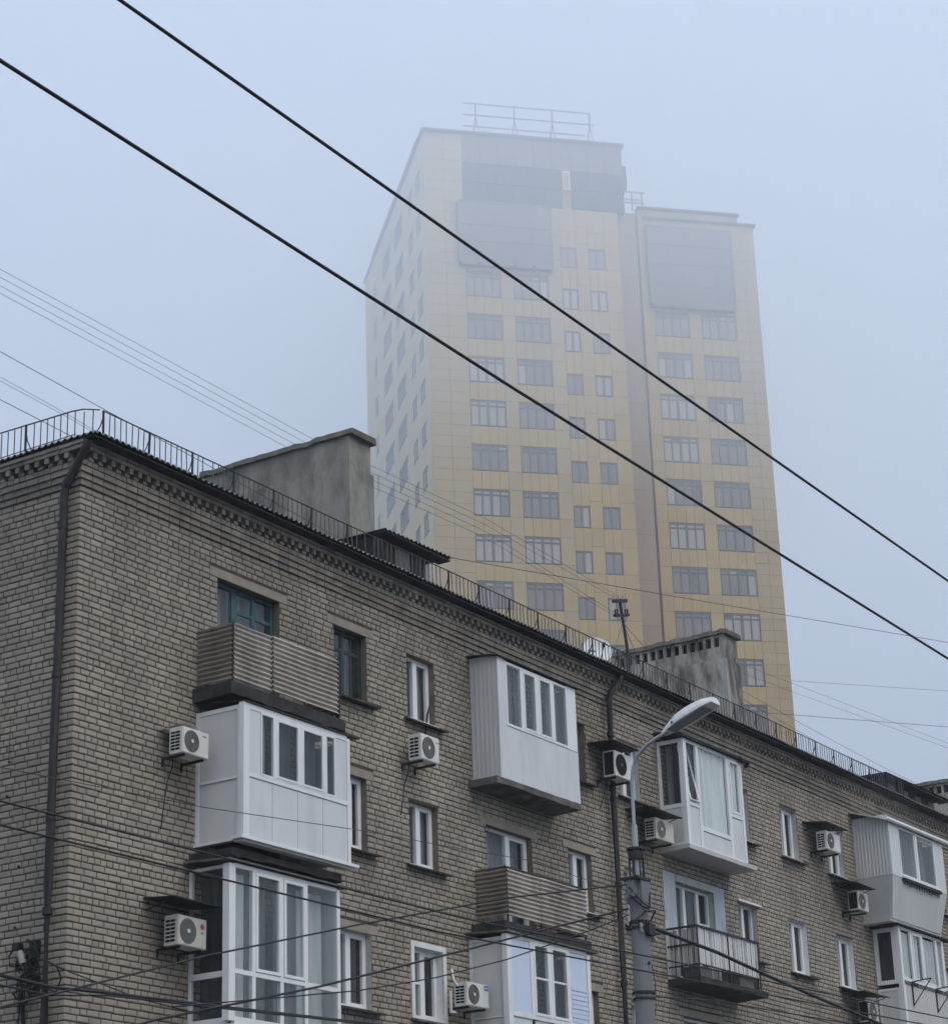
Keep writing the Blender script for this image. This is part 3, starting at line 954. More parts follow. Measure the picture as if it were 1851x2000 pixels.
# -- first column: white panelled loggia on the fourth floor
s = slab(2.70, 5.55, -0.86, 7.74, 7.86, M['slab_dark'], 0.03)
F = Face('front', -1.03); S = Face('side', 2.84)
XR = 5.60
b = MB()
F.box(b, 2.78, 2.93, 8.0, 10.19, -.10, 0); F.box(b, 5.52, XR, 8.0, 10.15, -.06, 0)
F.box(b, 2.93, 5.52, 10.10, 10.19, -.06, -.002); F.box(b, 2.93, 5.52, 9.0, 9.07, -.05, -.001)
S.box(b, -0.93, -0.845, 8.04, 10.18, -.05, 0); S.box(b, -0.07, 0.0, 8.04, 10.18, -.05, 0)
S.box(b, -.845, -.07, 10.11, 10.18, -.05, -.002); S.box(b, -.845, -.07, 8.98, 9.03, -.05, -.001)
F.box(b, 2.72, 5.80, 7.985, 8.035, -.2, .02)
S.box(b, -1.0, 0, 7.985, 8.03, -.09, .03)
b.build('frame', M['pvc'], s)
S.part('panel', 'panel_warm', s, -.84, -.075, 9.035, 10.105, -.04, -.014)
S.part('panel', 'panel_warm', s, -.84, -.075, 8.045, 8.975, -.04, -.014)
S.part('panel_seam', 'seam', s, -.83, -.085, 8.972, 8.982, -.03, .0)
for u0, u1 in ((2.935, 3.215), (5.20, 5.515)):
    F.part('panel', 'panel', s, u0, u1, 9.07, 10.10, -.04, -.012)
edges = [2.935, 3.515, 4.175, 4.845, 5.515]
for u0, u1 in zip(edges[:-1], edges[1:]):
    F.part('panel', 'panel', s, u0 + .006, u1 - .006, 8.04, 8.985, -.04, -.010)
    F.part('panel_seam', 'seam', s, u0 + .02, u1 - .02, 8.987, 8.998, -.03, -.0)
F.part('panel_backing', 'seam', s, 2.935, 5.515, 8.04, 8.99, -.055, -.041)
b = MB()
F.frame(b, 3.22, 5.195, 9.07, 10.10, .03, -.03, .004)
for x in (3.58, 4.245, 4.905):
    F.box(b, x - .05, x + .05, 9.10, 10.07, -.04, .006)
F.frame(b, 3.63, 4.195, 9.10, 10.07, .035, -.02, .012); F.frame(b, 4.295, 4.855, 9.10, 10.07, .035, -.02, .012)
b.build('window_frame', M['pvc'], s)
for u0, u1 in ((3.25, 3.53), (3.665, 4.16), (4.33, 4.82), (4.955, 5.165)):
    F.pane(s, u0, u1, 9.10, 10.07)
    F.cloth(s, u0, u1, 9.08, 10.09, 'curtain_grey' if u1 - u0 < .4 else 'curtain_dark', -.15)
b = MB()
b.hexa([(2.8, -1.06, 10.195), (5.85, -1.06, 10.195), (5.85, 0, 10.33), (2.8, 0, 10.33)], [(2.8, -1.06, 10.215), (5.85, -1.06, 10.215), (5.85, 0, 10.35), (2.8, 0, 10.35)])
b.build('canopy', M['iron'], s)
onebox('underside', M['panel_warm'], s, 2.80, 5.70, -0.99, -0.83, 7.95, 7.982)
onebox('end_panel', M['panel_warm'], s, XR - .03, XR - .001, -0.965, -0.01, 8.04, 10.1)

# -- first column: fully glazed loggia on the third floor
s = slab(2.70, 5.55, -0.80, 4.95, 5.10, M['slab'])
F = Face('front', -0.86); S = Face('side', 2.72)
b = MB()
b.box(2.64, 2.79, -0.87, -0.74, 5.2, 7.6); b.box(5.42, 5.50, -0.862, -0.78, 5.2, 7.6)
F.box(b, 2.79, 5.42, 7.56, 7.62, -.07, -.004); F.box(b, 2.79, 5.42, 5.92, 5.99, -.07, -.002); F.box(b, 2.79, 5.42, 5.15, 5.27, -.07, -.001)
for x in (3.27, 3.97, 4.60):
    F.box(b, x - .04, x + .04, 5.27, 7.56, -.07, -.003)
S.box(b, -0.05, 0, 5.2, 7.58, -.07, 0); S.box(b, -.74, -.05, 5.88, 5.97, -.06, -.002); S.box(b, -.74, -.05, 5.15, 5.26, -.06, -.002); S.box(b, -.74, -.05, 7.56, 7.61, -.06, -.002)
F.frame(b, 3.31, 3.93, 6.0, 7.55, .05, -.05, .012); F.frame(b, 4.02, 4.56, 6.0, 7.55, .05, -.05, .012)
b.build('frame', M['pvc'], s)
xs = [2.80, 3.23, 3.31, 3.93, 4.01, 4.56, 4.64, 5.42]
for k in range(0, 8, 2):
    F.pane(s, xs[k], xs[k + 1], 6.0, 7.555, 'glass_dusty', -.02)
    F.pane(s, xs[k], xs[k + 1], 5.275, 5.915, 'glass_dusty', -.02)
    F.cloth(s, xs[k] + .01, xs[k + 1] - .01, 5.3, 7.52, ('curtain', 'curtain_grey', 'curtain_grey', 'curtain')[k // 2], -.2 - .05 * (k % 4))
S.pane(s, -.735, -.055, 5.98, 7.555, 'glass', -.02); S.pane(s, -.735, -.055, 5.27, 5.87, 'glass', -.02)
S.cloth(s, -.55, -.02, 5.2, 7.5, 'curtain_dark', -.3)
b = MB()
b.hexa([(2.56, -0.93, 7.64), (5.72, -0.93, 7.64), (5.72, 0, 7.69), (2.56, 0, 7.69)], [(2.56, -0.93, 7.665), (5.72, -0.93, 7.665), (5.72, 0, 7.73), (2.56, 0, 7.73)])
b.build('canopy', M['slab'], s)
onebox('end_panel', M['panel_warm'], s, 5.47, 5.499, -0.77, -0.01, 5.2, 7.6)
onebox('floor_edge', M['pvc'], s, 2.66, 5.48, -0.88, -0.02, 5.112, 5.145)

# -- second column: plain white boxed balcony on the top floor
s = slab(10.78, 13.84, -0.66, 10.48, 10.60, M['slab'], 0.025)
F = Face('front', -0.65); S = Face('side', 10.93)
vcorr(s, 'side_siding', 'siding', (10.93, -0.01, 0), (10.93, -0.64, 0), 10.61, 13.04, (-1, 0, 0), 0.10, 0.002)
F.part('panel', 'panel', s, 10.93, 13.83, 10.605, 11.66, -.04, 0)
F.part('panel', 'panel', s, 10.93, 11.20, 11.661, 12.98, -.04, 0)
F.part('panel', 'pvc', s, 13.49, 13.83, 11.661, 12.98, -.04, -.004)
F.part('panel_seam', 'seam', s, 11.22, 13.81, 11.652, 11.662, -.02, .003)
onebox('end_panel', M['panel_warm'], s, 13.80, 13.829, -0.605, -0.01, 10.61, 12.98)
b = MB()
F.frame(b, 11.205, 13.485, 11.67, 12.95, .05, -.05, .006)
for x in (11.785, 12.36, 12.93):
    F.box(b, x - .055, x + .055, 11.72, 12.90, -.05, .008)
F.frame(b, 11.845, 12.30, 11.72, 12.90, .04, -.04, .014); F.frame(b, 12.42, 12.87, 11.72, 12.90, .04, -.04, .014)
b.build('window_frame', M['pvc'], s)
for u0, u1 in ((11.255, 11.73), (11.885, 12.26), (12.46, 12.83), (12.985, 13.435)):
    F.pane(s, u0, u1, 11.72, 12.90, 'glass_dusty')
    F.cloth(s, u0 - .02, u1 + .02, 11.70, 12.92, 'curtain_grey', -.22)
b = MB()
b.hexa([(10.84, -0.70, 12.985), (13.92, -0.70, 12.985), (13.92, 0, 13.07), (10.84, 0, 13.07)], [(10.84, -0.70, 13.005), (13.92, -0.70, 13.005), (13.92, 0, 13.10), (10.84, 0, 13.10)])
b.build('canopy', M['tarp'], s)

# -- second column: corrugated balcony on the fourth floor
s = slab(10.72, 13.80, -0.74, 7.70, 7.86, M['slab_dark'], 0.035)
hcorr(s, 'corrugated_sheet', 'sheet_dark', (10.90, -0.02, 0), (10.90, -0.70, 0), 7.98, 8.92, (-1, 0, 0))
hcorr(s, 'corrugated_sheet', 'sheet', (10.90, -0.71, 0), (12.10, -0.71, 0), 7.97, 8.88, (0, -1, 0))
hcorr(s, 'corrugated_sheet', 'sheet', (12.08, -0.72, 0), (13.74, -0.72, 0), 7.95, 8.86, (0, -1, 0))
hcorr(s, 'corrugated_sheet', 'sheet_dark', (13.74, -0.70, 0), (13.74, -0.02, 0), 7.97, 8.88, (1, 0, 0))
b = MB()
b.box(10.88, 13.78, -0.705, -0.675, 8.86, 8.895); b.box(10.90, 10.93, -.67, -.01, 8.88, 8.91)
for x in (10.93, 12.09, 13.72):
    b.box(x - .015, x + .015, -0.695, -0.665, 7.86, 8.87)
b.build('handrail', M['iron'], s)

# -- second column: blue-white loggia on the third floor
s = slab(10.72, 13.60, -0.80, 4.95, 5.10, M['slab'])
F = Face('front', -0.86); S = Face('side', 10.62)
b = MB()
b.box(10.55, 10.70, -0.87, -0.76, 5.1, 7.58); b.box(13.40, 13.52, -0.862, -0.78, 5.1, 7.55)
F.box(b, 10.70, 13.40, 7.53, 7.59, -.07, -.004); F.box(b, 10.70, 13.40, 6.12, 6.20, -.06, -.001)
for x in (11.42, 12.72):
    F.box(b, x - .05, x + .05, 6.20, 7.53, -.07, -.002)
F.box(b, 12.0, 12.1, 6.2, 7.53, -.07, .004)
F.frame(b, 11.47, 12.0, 6.2, 7.53, .05, -.05, .012); F.frame(b, 12.1, 12.67, 6.2, 7.53, .05, -.05, .012)
F.box(b, 11.52, 11.95, 6.87, 6.905, -.04, .008); F.box(b, 12.15, 12.62, 6.87, 6.905, -.04, .008)
S.box(b, -.06, 0, 5.1, 7.56, -.07, 0); S.box(b, -.76, -.70, 5.1, 7.56, -.07, -.001); S.box(b, -.70, -.06, 6.10, 6.14, -.05, -.002); S.box(b, -.70, -.06, 7.5, 7.56, -.05, -.002)
b.build('frame', M['pvc'], s)
F.part('panel', 'blue_panel', s, 10.705, 11.365, 6.205, 7.525, -.05, -.02)
F.part('panel', 'blue_panel', s, 12.775, 13.395, 6.205, 7.525, -.05, -.02)
for k in range(8):
    F.part('blind_slat', 'blue_panel', s, 12.79, 13.38, 6.22 + k * .085, 6.285 + k * .085, -.019, -.008 + .004 * (k % 2))
S.part('panel', 'panel_warm', s, -.695, -.065, 6.145, 7.495, -.04, -.015); S.part('panel', 'panel_warm', s, -.695, -.065, 5.12, 6.09, -.04, -.015)
for u0, u1 in ((10.71, 11.36), (11.48, 12.02), (12.1, 12.66), (12.78, 13.39)):
    F.part('panel', 'panel', s, u0, u1, 5.12, 6.10, -.04, -.012)
    F.part('panel_seam', 'seam', s, u0 + .02, u1 - .02, 6.102, 6.118, -.03, .001)
for u0, u1 in ((11.52, 11.95), (12.15, 12.62)):
    F.pane(s, u0, u1, 6.25, 6.868, 'glass'); F.pane(s, u0, u1, 6.907, 7.48, 'glass')
    F.cloth(s, u0 - .02, u1 + .02, 6.2, 7.5, 'curtain_dark', -.22)
b = MB()
b.hexa([(10.50, -0.93, 7.60), (13.75, -0.93, 7.60), (13.75, 0, 7.66), (10.50, 0, 7.66)], [(10.50, -0.93, 7.63), (13.75, -0.93, 7.63), (13.75, 0, 7.69), (10.50, 0, 7.69)])
b.build('canopy', M['slab'], s)
onebox('end_panel', M['panel_warm'], s, 13.49, 13.519, -0.775, -0.01, 5.1, 7.55)

# -- third column: white glazed balcony on the top floor with one sash tilted open
s = slab(18.25, 21.42, -0.70, 10.47, 10.565, M['slab_white'], 0.008)
F = Face('front', -0.65); S = Face('side', 18.34)
b = MB()
b.box(18.335, 18.47, -0.655, -0.53, 10.57, 12.92); b.box(21.00, 21.10, -0.652, -0.56, 10.57, 12.90)
F.box(b, 18.47, 21.0, 12.86, 12.93, -.06, -.004)
for x in (18.98, 20.41):
    F.box(b, x - .06, x + .06, 10.57, 12.86, -.06, -.002)
F.box(b, 18.47, 18.92, 11.46, 11.55, -.06, -.003); F.box(b, 19.04, 20.35, 10.99, 11.08, -.06, -.003); F.box(b, 20.47, 21.0, 11.55, 11.64, -.06, -.003)
F.box(b, 18.47, 21.0, 10.57, 10.62, -.06, -.003)
S.box(b, -.06, 0.0, 10.57, 12.92, -.06, 0); S.box(b, -.53, -.06, 11.40, 11.49, -.06, -.002); S.box(b, -.53, -.06, 12.84, 12.92, -.06, -.002); S.box(b, -.53, -.06, 10.57, 10.63, -.06, -.002)
F.frame(b, 20.48, 20.95, 11.64, 12.86, .05, -.05, .01)
b.build('frame', M['pvc'], s)
t = MB()                                                # the tilted sash leans out of its frame
for p0, p1 in (((18.50, 11.58), (18.50, 12.80)), ((18.90, 11.58), (18.90, 12.80)), ((18.50, 11.58), (18.90, 11.58)), ((18.50, 12.80), (18.90, 12.80))):
    o0 = .02 + (p0[1] - 11.55) * -.20; o1 = .02 + (p1[1] - 11.55) * -.20
    t.tube([(p0[0], -0.66 - o0, p0[1]), (p1[0], -0.66 - o1, p1[1])], 0.022, 4)
t.build('tilted_sash', M['pvc'], s)
F.pane(s, 19.045, 20.345, 11.085, 12.855, 'glass', -.02)
F.cloth(s, 19.05, 20.34, 11.05, 12.86, 'curtain', -.075)
F.pane(s, 20.53, 20.90, 11.69, 12.81, 'glass', -.02); F.cloth(s, 20.5, 20.94, 11.65, 12.84, 'curtain', -.08)
F.pane(s, 18.48, 18.915, 11.56, 12.855, 'glass', -.05); F.cloth(s, 18.48, 18.92, 11.55, 12.2, 'curtain', -.2)
S.pane(s, -.525, -.065, 11.495, 12.835, 'glass', -.02); S.cloth(s, -.40, -.05, 11.4, 12.9, 'curtain_dark', -.3)
S.cloth(s, -.27, -.12, 11.45, 12.85, 'curtain_grey', -.2)
S.part('panel', 'panel_warm', s, -.525, -.065, 10.635, 11.395, -.04, -.012)
F.part('panel', 'panel', s, 18.475, 18.915, 10.625, 11.455, -.04, -.012); F.part('panel', 'panel', s, 19.045, 20.345, 10.625, 10.985, -.04, -.012); F.part('panel', 'panel', s, 20.475, 20.995, 10.625, 11.545, -.04, -.012)
for u0, u1, z in ((18.5, 18.9, 11.44), (19.06, 20.33, 10.97), (20.49, 20.98, 11.53)):
    F.part('panel_seam', 'seam', s, u0, u1, z, z + .014, -.03, -.004)
onebox('end_panel', M['panel_warm'], s, 21.07, 21.099, -0.555, -0.01, 10.57, 12.9)
b = MB()
b.hexa([(18.2, -0.72, 12.93), (21.3, -0.74, 12.93), (21.35, 0, 13.06), (18.2, 0, 13.06)], [(18.2, -0.72, 13.0), (21.3, -0.74, 12.96), (21.35, 0, 13.12), (18.2, 0, 13.12)])
b.tube([(20.9, -.72, 12.95), (21.3, -.74, 12.93), (21.45, -.6, 12.9)], .05, 8)
b.build('canopy', M['tarp'], s)

# -- third column: open iron balcony on the fourth floor
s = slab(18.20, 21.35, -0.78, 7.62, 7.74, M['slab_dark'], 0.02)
b = MB()
b.box(18.20, 21.08, -0.775, -0.735, 8.77, 8.815); b.box(18.20, 18.24, -0.73, 0, 8.775, 8.815); b.box(21.04, 21.08, -0.73, 0, 8.775, 8.81)
b.box(18.21, 18.235, -0.73, 0, 8.40, 8.44); b.box(18.21, 18.235, -.73, 0, 7.97, 8.0); b.box(18.21, 21.07, -.765, -.745, 7.985, 8.01)
for y in (-.2, -.36, -.52, -.66):
    b.box(18.215, 18.23, y, y + .014, 7.75, 8.78)
for x in (18.21, 19.6, 21.04):
    b.box(x, x + .025, -.765, -.74, 7.74, 8.78)
b.build('iron_railing', M['iron'], s)
for k in range(26):
    x = 18.26 + k * .107
    zb = 8.0 + .02 * math.sin(k * 2.2)
    onebox('railing_slat', M['panel_warm'] if k % 5 else M['plaster_pale'], s, x, x + .075, -.738 - .006 * (k % 2), -.728 - .006 * (k % 2), zb, 8.765)
for k in range(6):
    onebox('railing_slat', M['plaster_pale'], s, 18.245, 18.252, -.70 + k * .11, -.62 + k * .11, 8.02, 8.75)
onebox('stored_box', M['wood_grey'], s, 18.34, 18.9, -.70, -.3, 7.75, 7.98)
onebox('stored_box', M['wood_grey'], s, 20.2, 20.9, -.68, -.25, 7.75, 8.2)
onebox('edge_trim', M['slab_white'], s, 18.19, 18.34, -.03, -.01, 7.75, 9.0)
b = MB()
b.box(21.09, 21.3, -.62, -.25, 8.02, 8.07); b.box(21.09, 21.12, -.62, -.58, 7.8, 8.3); b.box(21.28, 21.30, -.6, -.3, 7.7, 8.45)
b.build('side_bracket', M['iron_grey'], s)

# -- fourth column: white flared balcony on the top floor
s = slab(28.65, 31.85, -0.74, 10.36, 10.43, M['slab_white'], 0.005)
F = Face('front', -0.98); S = Face('side', 28.50)
vcorr(s, 'side_siding', 'siding', (28.50, -0.0, 0), (28.50, -0.97, 0), 11.47, 13.0, (-1, 0, 0), 0.09, 0.003)
b = MB()
b.hexa([(28.72, -0.76, 10.43), (31.82, -0.76, 10.43), (31.82, 0, 10.43), (28.72, 0, 10.43)], [(28.50, -0.975, 11.46), (31.98, -0.975, 11.46), (31.98, 0, 11.46), (28.50, 0, 11.46)])
b.build('flared_panel', M['siding'], s)
F.part('panel', 'panel', s, 28.50, 29.07, 11.47, 12.80, -.04, 0); F.part('panel', 'panel', s, 31.36, 31.98, 11.47, 12.80, -.04, 0)
F.part('panel', 'panel', s, 29.07, 31.36, 11.47, 11.53, -.04, -.002)
b = MB()
F.frame(b, 29.075, 31.355, 11.535, 12.78, .045, -.04, .008)
F.box(b, 30.09, 30.14, 11.58, 12.73, -.05, -.01); F.box(b, 30.14, 30.24, 11.58, 12.73, -.03, .012)
F.box(b, 29.05, 31.5, 11.47, 11.53, 0, .07)
b.build('window_frame', M['pvc'], s)
F.pane(s, 29.12, 30.09, 11.58, 12.73, 'glass_dusty', -.02); F.pane(s, 30.24, 31.31, 11.58, 12.73, 'glass_dusty', 0.0)
F.cloth(s, 29.1, 31.33, 11.5, 12.76, 'curtain_grey', -.3)
b = MB()
b.box(29.1, 31.5, -1.04, -.985, 11.40, 11.465)
for k in range(22):
    b.box(29.14 + k * .107, 29.18 + k * .107, -.99, -.982, 11.28 + .05 * random.random(), 11.40)
b.build('sill_drip', M['slab_dark'], s)
b = MB(); b.tube([(28.2, -1.05, 12.84), (32.25, -1.05, 12.86)], 0.055, 10); b.build('gutter', M['pvc'], s)
b = MB()
b.hexa([(28.3, -1.03, 12.81), (32.2, -1.03, 12.81), (32.2, 0, 13.15), (28.3, 0, 13.15)], [(28.3, -1.03, 12.83), (32.2, -1.03, 12.83), (32.2, 0, 13.2), (28.3, 0, 13.2)])
b.build('canopy', M['siding'], s)
onebox('end_panel', M['siding'], s, 31.95, 31.979, -0.93, -0.01, 11.47, 12.8)

# -- fourth column: white glazed balcony on the fourth floor with ribbed apron and drying brackets
s = slab(28.9, 32.2, -0.72, 7.6, 7.74, M['slab'])
F = Face('front', -0.71); S = Face('side', 29.12)
b = MB()
b.box(29.11, 29.24, -0.715, -0.60, 7.75, 10.30); b.box(31.86, 32.0, -0.712, -0.6, 9.0, 10.28)
F.box(b, 29.24, 31.86, 10.24, 10.30, -.05, -.002); F.box(b, 29.24, 31.86, 8.96, 9.03, -.05, -.001)
for x in (29.90, 30.60, 31.52):
    F.box(b, x - .06, x + .06, 9.03, 10.24, -.05, -.003)
F.frame(b, 29.97, 30.53, 9.04, 10.23, .05, -.04, .01)
S.frame(b, -.60, -.02, 8.88, 10.28, .10, -.05, 0); S.frame(b, -.60, -.02, 7.76, 8.78, .06, -.05, 0)
b.build('frame', M['pvc'], s)
S.pane(s, -.50, -.12, 8.98, 10.18, 'glass', -.02); S.cloth(s, -.58, -.06, 8.9, 10.2, 'curtain_dark', -.22)
S.part('panel', 'panel_warm', s, -.535, -.085, 7.825, 8.715, -.04, -.015)
for u0, u1 in ((29.25, 29.84), (30.02, 30.48), (30.66, 31.46), (31.58, 31.86)):
    F.pane(s, u0, u1, 9.09, 10.18, 'glass_dusty', -.02); F.cloth(s, u0, u1, 9.04, 10.2, 'curtain', -.09)
vcorr(s, 'ribbed_apron', 'siding', (29.25, -0.70, 0), (32.0, -0.70, 0), 7.75, 8.86, (0, -1, 0), 0.12, 0.02)
F.part('apron_rail', 'slab', s, 29.2, 32.0, 8.865, 8.955, -.05, .015)
for x in (29.62, 31.15):
    b = MB()
    b.tube([(x, -.73, 8.95), (x, -1.25, 8.99)], .018, 5); b.tube([(x, -1.25, 8.99), (x, -.74, 8.38)], .014, 5); b.tube([(x, -.735, 8.95), (x, -.735, 8.36)], .018, 5)
    b.box(x - .04, x + .35, -.76, -.735, 8.90, 8.95)
    b.build('drying_bracket', M['iron'], s)
b = MB()
b.hexa([(28.95, -0.80, 10.31), (32.4, -0.80, 10.31), (32.4, 0, 10.31), (28.95, 0, 10.31)], [(28.95, -0.80, 10.35), (32.4, -0.80, 10.35), (32.4, 0, 10.355), (28.95, 0, 10.355)])
b.build('canopy', M['tarp'], s)
onebox('end_panel', M['panel_warm'], s, 31.97, 31.999, -0.59, -0.01, 7.75, 10.28)

# ------------------------------------------------------------------ air conditioners
def ac_unit(x0, x1, z0, z1, label, fan='ac_fan', canopy=None, dark_side=False, extra=None, d=0.27):
    w, h = x1 - x0, z1 - z0
    yf = -0.50
    t = empty('air_conditioner', ((x0 + x1) / 2, 0, z0), label, 'air conditioner', 'outdoor air conditioner units on the brick facade')
    ox, oz = (x0 + x1) / 2, z0
    def B(): return MB()
    def put(mb, name, m, kind=None):
        mb.v = [(a - ox, c, e - oz) for a, c, e in mb.v]
        return mb.build(name, M[m], t, kind)
    c = B()
    r = .012
    c.box(x0, x1, yf + r, yf + d, z0, z1); c.box(x0 + r, x1 - r, yf, yf + r - .001, z0 + r, z1 - r)
    put(c, 'casing', 'ac_old' if int(x0 * 10) % 3 == 0 else 'ac')
    R = h * 0.42
    cx, cz = x0 + min(R + .035, w * .42), (z0 + z1) / 2
    c = B(); c.disc((cx, yf - .001, cz), (0, -1, 0), R, 28, thick=.006)
    fo = put(c, 'fan_recess', fan)
    c = B()
    for q in range(1, 6):
        c.disc((cx, yf - .012, cz), (0, -1, 0), R * q / 5.6 + .005, 24, thick=.004, r0=R * q / 5.6 - .002)
    for q in range(8):
        a = math.pi * q / 4
        c.tube([(cx + .04 * math.cos(a), yf - .012, cz + .04 * math.sin(a)), (cx + R * .97 * math.cos(a), yf - .012, cz + R * .97 * math.sin(a))], .003, 4)
    put(c, 'fan_grille', 'ac_fan_light' if fan != 'black' else 'iron')
    c = B(); c.disc((cx, yf - .016, cz), (0, -1, 0), R * .17, 12, thick=.008)
    put(c, 'fan_hub', 'ac' if fan != 'black' else 'iron_grey')
    c = B()
    if dark_side:
        c.box(x0 - .003, x0 - .0005, yf + .03, yf + d - .02, z0 + .03, z1 - .03)
    else:
        n = 6
        for q in range(n):
            zz = z0 + .05 + (h - .1) * q / n
            c.box(x0 - .004, x0 - .0005, yf + .06, yf + .15, zz, zz + (h - .1) / n * .62)
            c.box(x0 - .004, x0 - .0005, yf + .16, yf + d - .025, zz, zz + (h - .1) / n * .62)
    put(c, 'side_vent', 'black')
    for xx in (x0 + .08, x1 - .10):
        c = B()
        c.box(xx, xx + .03, yf + .04, -.003, z0 - .04, z0 - .001); c.box(xx + .001, xx + .029, -.03, -.003, z0 - .14, z0 - .041)
        put(c, 'bracket', 'iron')
    c = B()
    c.tube([(x1 - .03, yf + d + .002, z0 + .10), (x1 + .02, -.12, z0 + .08), (x1 + .03, -.05, z0 + .2), (x1 + .02, -.004, z0 + .28)], .018, 6)
    put(c, 'hose', 'cable')
    if canopy:
        c = B()
        l, rr, zc, tl = canopy
        c.hexa([(l, yf - .16, zc), (rr, yf - .16, zc), (rr, -.004, zc + tl), (l, -.004, zc + tl)], [(l, yf - .16, zc + .015), (rr, yf - .16, zc + .015), (rr, -.004, zc + tl + .015), (l, -.004, zc + tl + .015)])
        c.tube([(l + .06, yf - .05, zc + .005), (l + .06, -.01, zc - .12)], .01, 4); c.tube([(rr - .06, yf - .05, zc + .005), (rr - .06, -.01, zc - .12)], .01, 4)
        put(c, 'canopy', 'iron')
    tilt = random.uniform(-.018, .018)
    t.rotation_euler = (0, tilt, 0)
    if random.random() < .45:
        c = B(); q = x0 + random.uniform(.1, .3) * w
        c.tube([(q, -.2, z0 + .03), (q + .03, -.15, z0 - .15), (q + .02, -.06, z0 - .4), (q - .05, -.02, z0 - random.uniform(.6, 1.2))], .009, 5); put(c, 'drain_tube', 'cable')
    if extra:
        extra(put, B, yf)
    return t
def ex1(put, B, yf):
    c = B(); c.grid(lambda i, j: (1.94 + .42 * i, yf + .02 + .46 * j, 9.735 + .05 * math.sin(i * 3.1)), 8, 2); put(c, 'cover_sheet', 'ac')
    c = B(); c.box(2.40, 2.50, yf - .004, yf - .001, 9.62, 9.64); put(c, 'badge', 'seam')
def ex2(put, B, yf):
    c = B(); c.tube([(9.08, -.3, 10.83), (9.2, -.08, 10.9), (9.33, -.03, 11.15), (9.42, -.03, 11.6), (9.58, -.03, 11.95), (9.62, -.02, 12.0)], .02, 6); put(c, 'hose_cover', 'cable')
    c = B(); c.box(8.96, 9.04, yf - .004, yf - .001, 10.87, 10.885); put(c, 'badge', 'seam')
def ex3(put, B, yf):
    c = B(); c.disc((2.44, yf - .001, 6.62), (0, -1, 0), .045, 14, thick=.004); put(c, 'round_badge', 'red')
    c = B(); c.box(2.41, 2.47, yf - .004, yf - .001, 6.51, 6.54); put(c, 'badge', 'seam')
def ex6(put, B, yf):
    c = B(); c.box(10.315, 10.445, yf - .004, yf - .001, 6.55, 6.64); put(c, 'sticker', 'sticker')
    c = B(); c.box(10.335, 10.425, yf - .006, yf - .0045, 6.585, 6.605); put(c, 'sticker_print', 'panel')
    c = B(); c.tube([(9.76, -.3, 6.6), (9.72, -.24, 6.72), (9.72, -.22, 6.86), (9.74, -.2, 6.90)], .02, 8); put(c, 'white_hose', 'pvc')
    c = B(); c.box(9.60, 9.63, -.26, -.22, 6.16, 6.5); c.box(9.60, 9.76, -.26, -.22, 6.12, 6.159); put(c, 'bracket_frame', 'ac')
ac_unit(1.93, 2.56, 9.28, 9.70, 'small white unit beside the white panelled loggia, third window row from the left corner', extra=ex1)
ac_unit(8.50, 9.08, 10.50, 10.98, 'compact white unit under the white second window of the top floor', extra=ex2)
ac_unit(1.88, 2.55, 6.28, 6.74, 'unit with red round badge under a black canopy beside the glazed corner loggia', canopy=(1.62, 2.75, 6.94, .06), extra=ex3)
ac_unit(15.56, 16.27, 11.56, 12.10, 'white unit with black fan, right of the second drainpipe over a window', fan='black', dark_side=True, canopy=(15.3, 16.35, 12.22, .05))
ac_unit(17.17, 17.95, 10.52, 10.97, 'white unit under a wide black canopy left of the tilted-sash balcony', fan='ac_fan_light', canopy=(16.75, 18.1, 11.08, .06))
ac_unit(9.76, 10.47, 6.24, 6.66, 'white unit with a blue sticker and dark fan beside the blue-white loggia', fan='ac_fan', extra=ex6)
ac_unit(25.77, 26.55, 11.73, 12.18, 'canopied white unit under the cornice, in front of the window left of the flared balcony', canopy=(25.5, 26.75, 12.32, .08))
ac_unit(27.32, 27.92, 10.48, 10.94, 'dark-sided unit under a canopy against the lower side of the flared balcony', dark_side=True, canopy=(26.9, 28.1, 11.06, .08))
ac_unit(27.36, 27.90, 7.78, 8.28, 'lowest unit at far right, beside the balcony with drying brackets', dark_side=True, canopy=(26.9, 28.35, 8.42, .08))
# ------------------------------------------------------------------ street lamp on a concrete pole
LX, LY = 2.96, -7.85
lamp = empty('street_lamp', (LX, LY, G), 'grey concrete lamp pole with curved steel arm and flat white lamp head', 'street lamp')
def lput(mb, name, m, parent=None):
    if parent is None:
        mb.v = [(a - LX, c - LY, e - G) for a, c, e in mb.v]
        return mb.build(name, M[m], lamp)
    mb.v = [(a - LX, c - LY, e - G) for a, c, e in mb.v]
    return mb.build(name, M[m], parent)
b = MB(); b.tube([(LX, LY, G), (LX, LY, 2.5), (LX, LY, 6.28)], 0.165, 20, r2=0.125); lput(b, 'concrete_pole', 'pole')
b = MB(); b.box(LX - .125, LX + .125, LY - .125, LY + .125, 6.05, 6.36); b.box(LX - .22, LX - .126, LY - .06, LY + .06, 6.12, 6.355); lput(b, 'pole_head', 'pole')
b = MB()
b.box(LX - .24, LX + .13, LY - .14, LY + .14, 6.362, 6.40)
b.disc((LX, LY, 6.80), (0, 0, 1), .13, 16, thick=.03)
b.disc((LX, LY, 6.68), (0, 0, 1), .11, 16, thick=.10, r0=.08)
for q in range(8):
    a = math.pi * q / 4 + .2
    b.tube([(LX + .105 * math.cos(a), LY + .105 * math.sin(a), 6.39), (LX + .10 * math.cos(a), LY + .10 * math.sin(a), 6.80)], .011, 5)
lput(b, 'bracket_cage', 'iron')
b = MB()
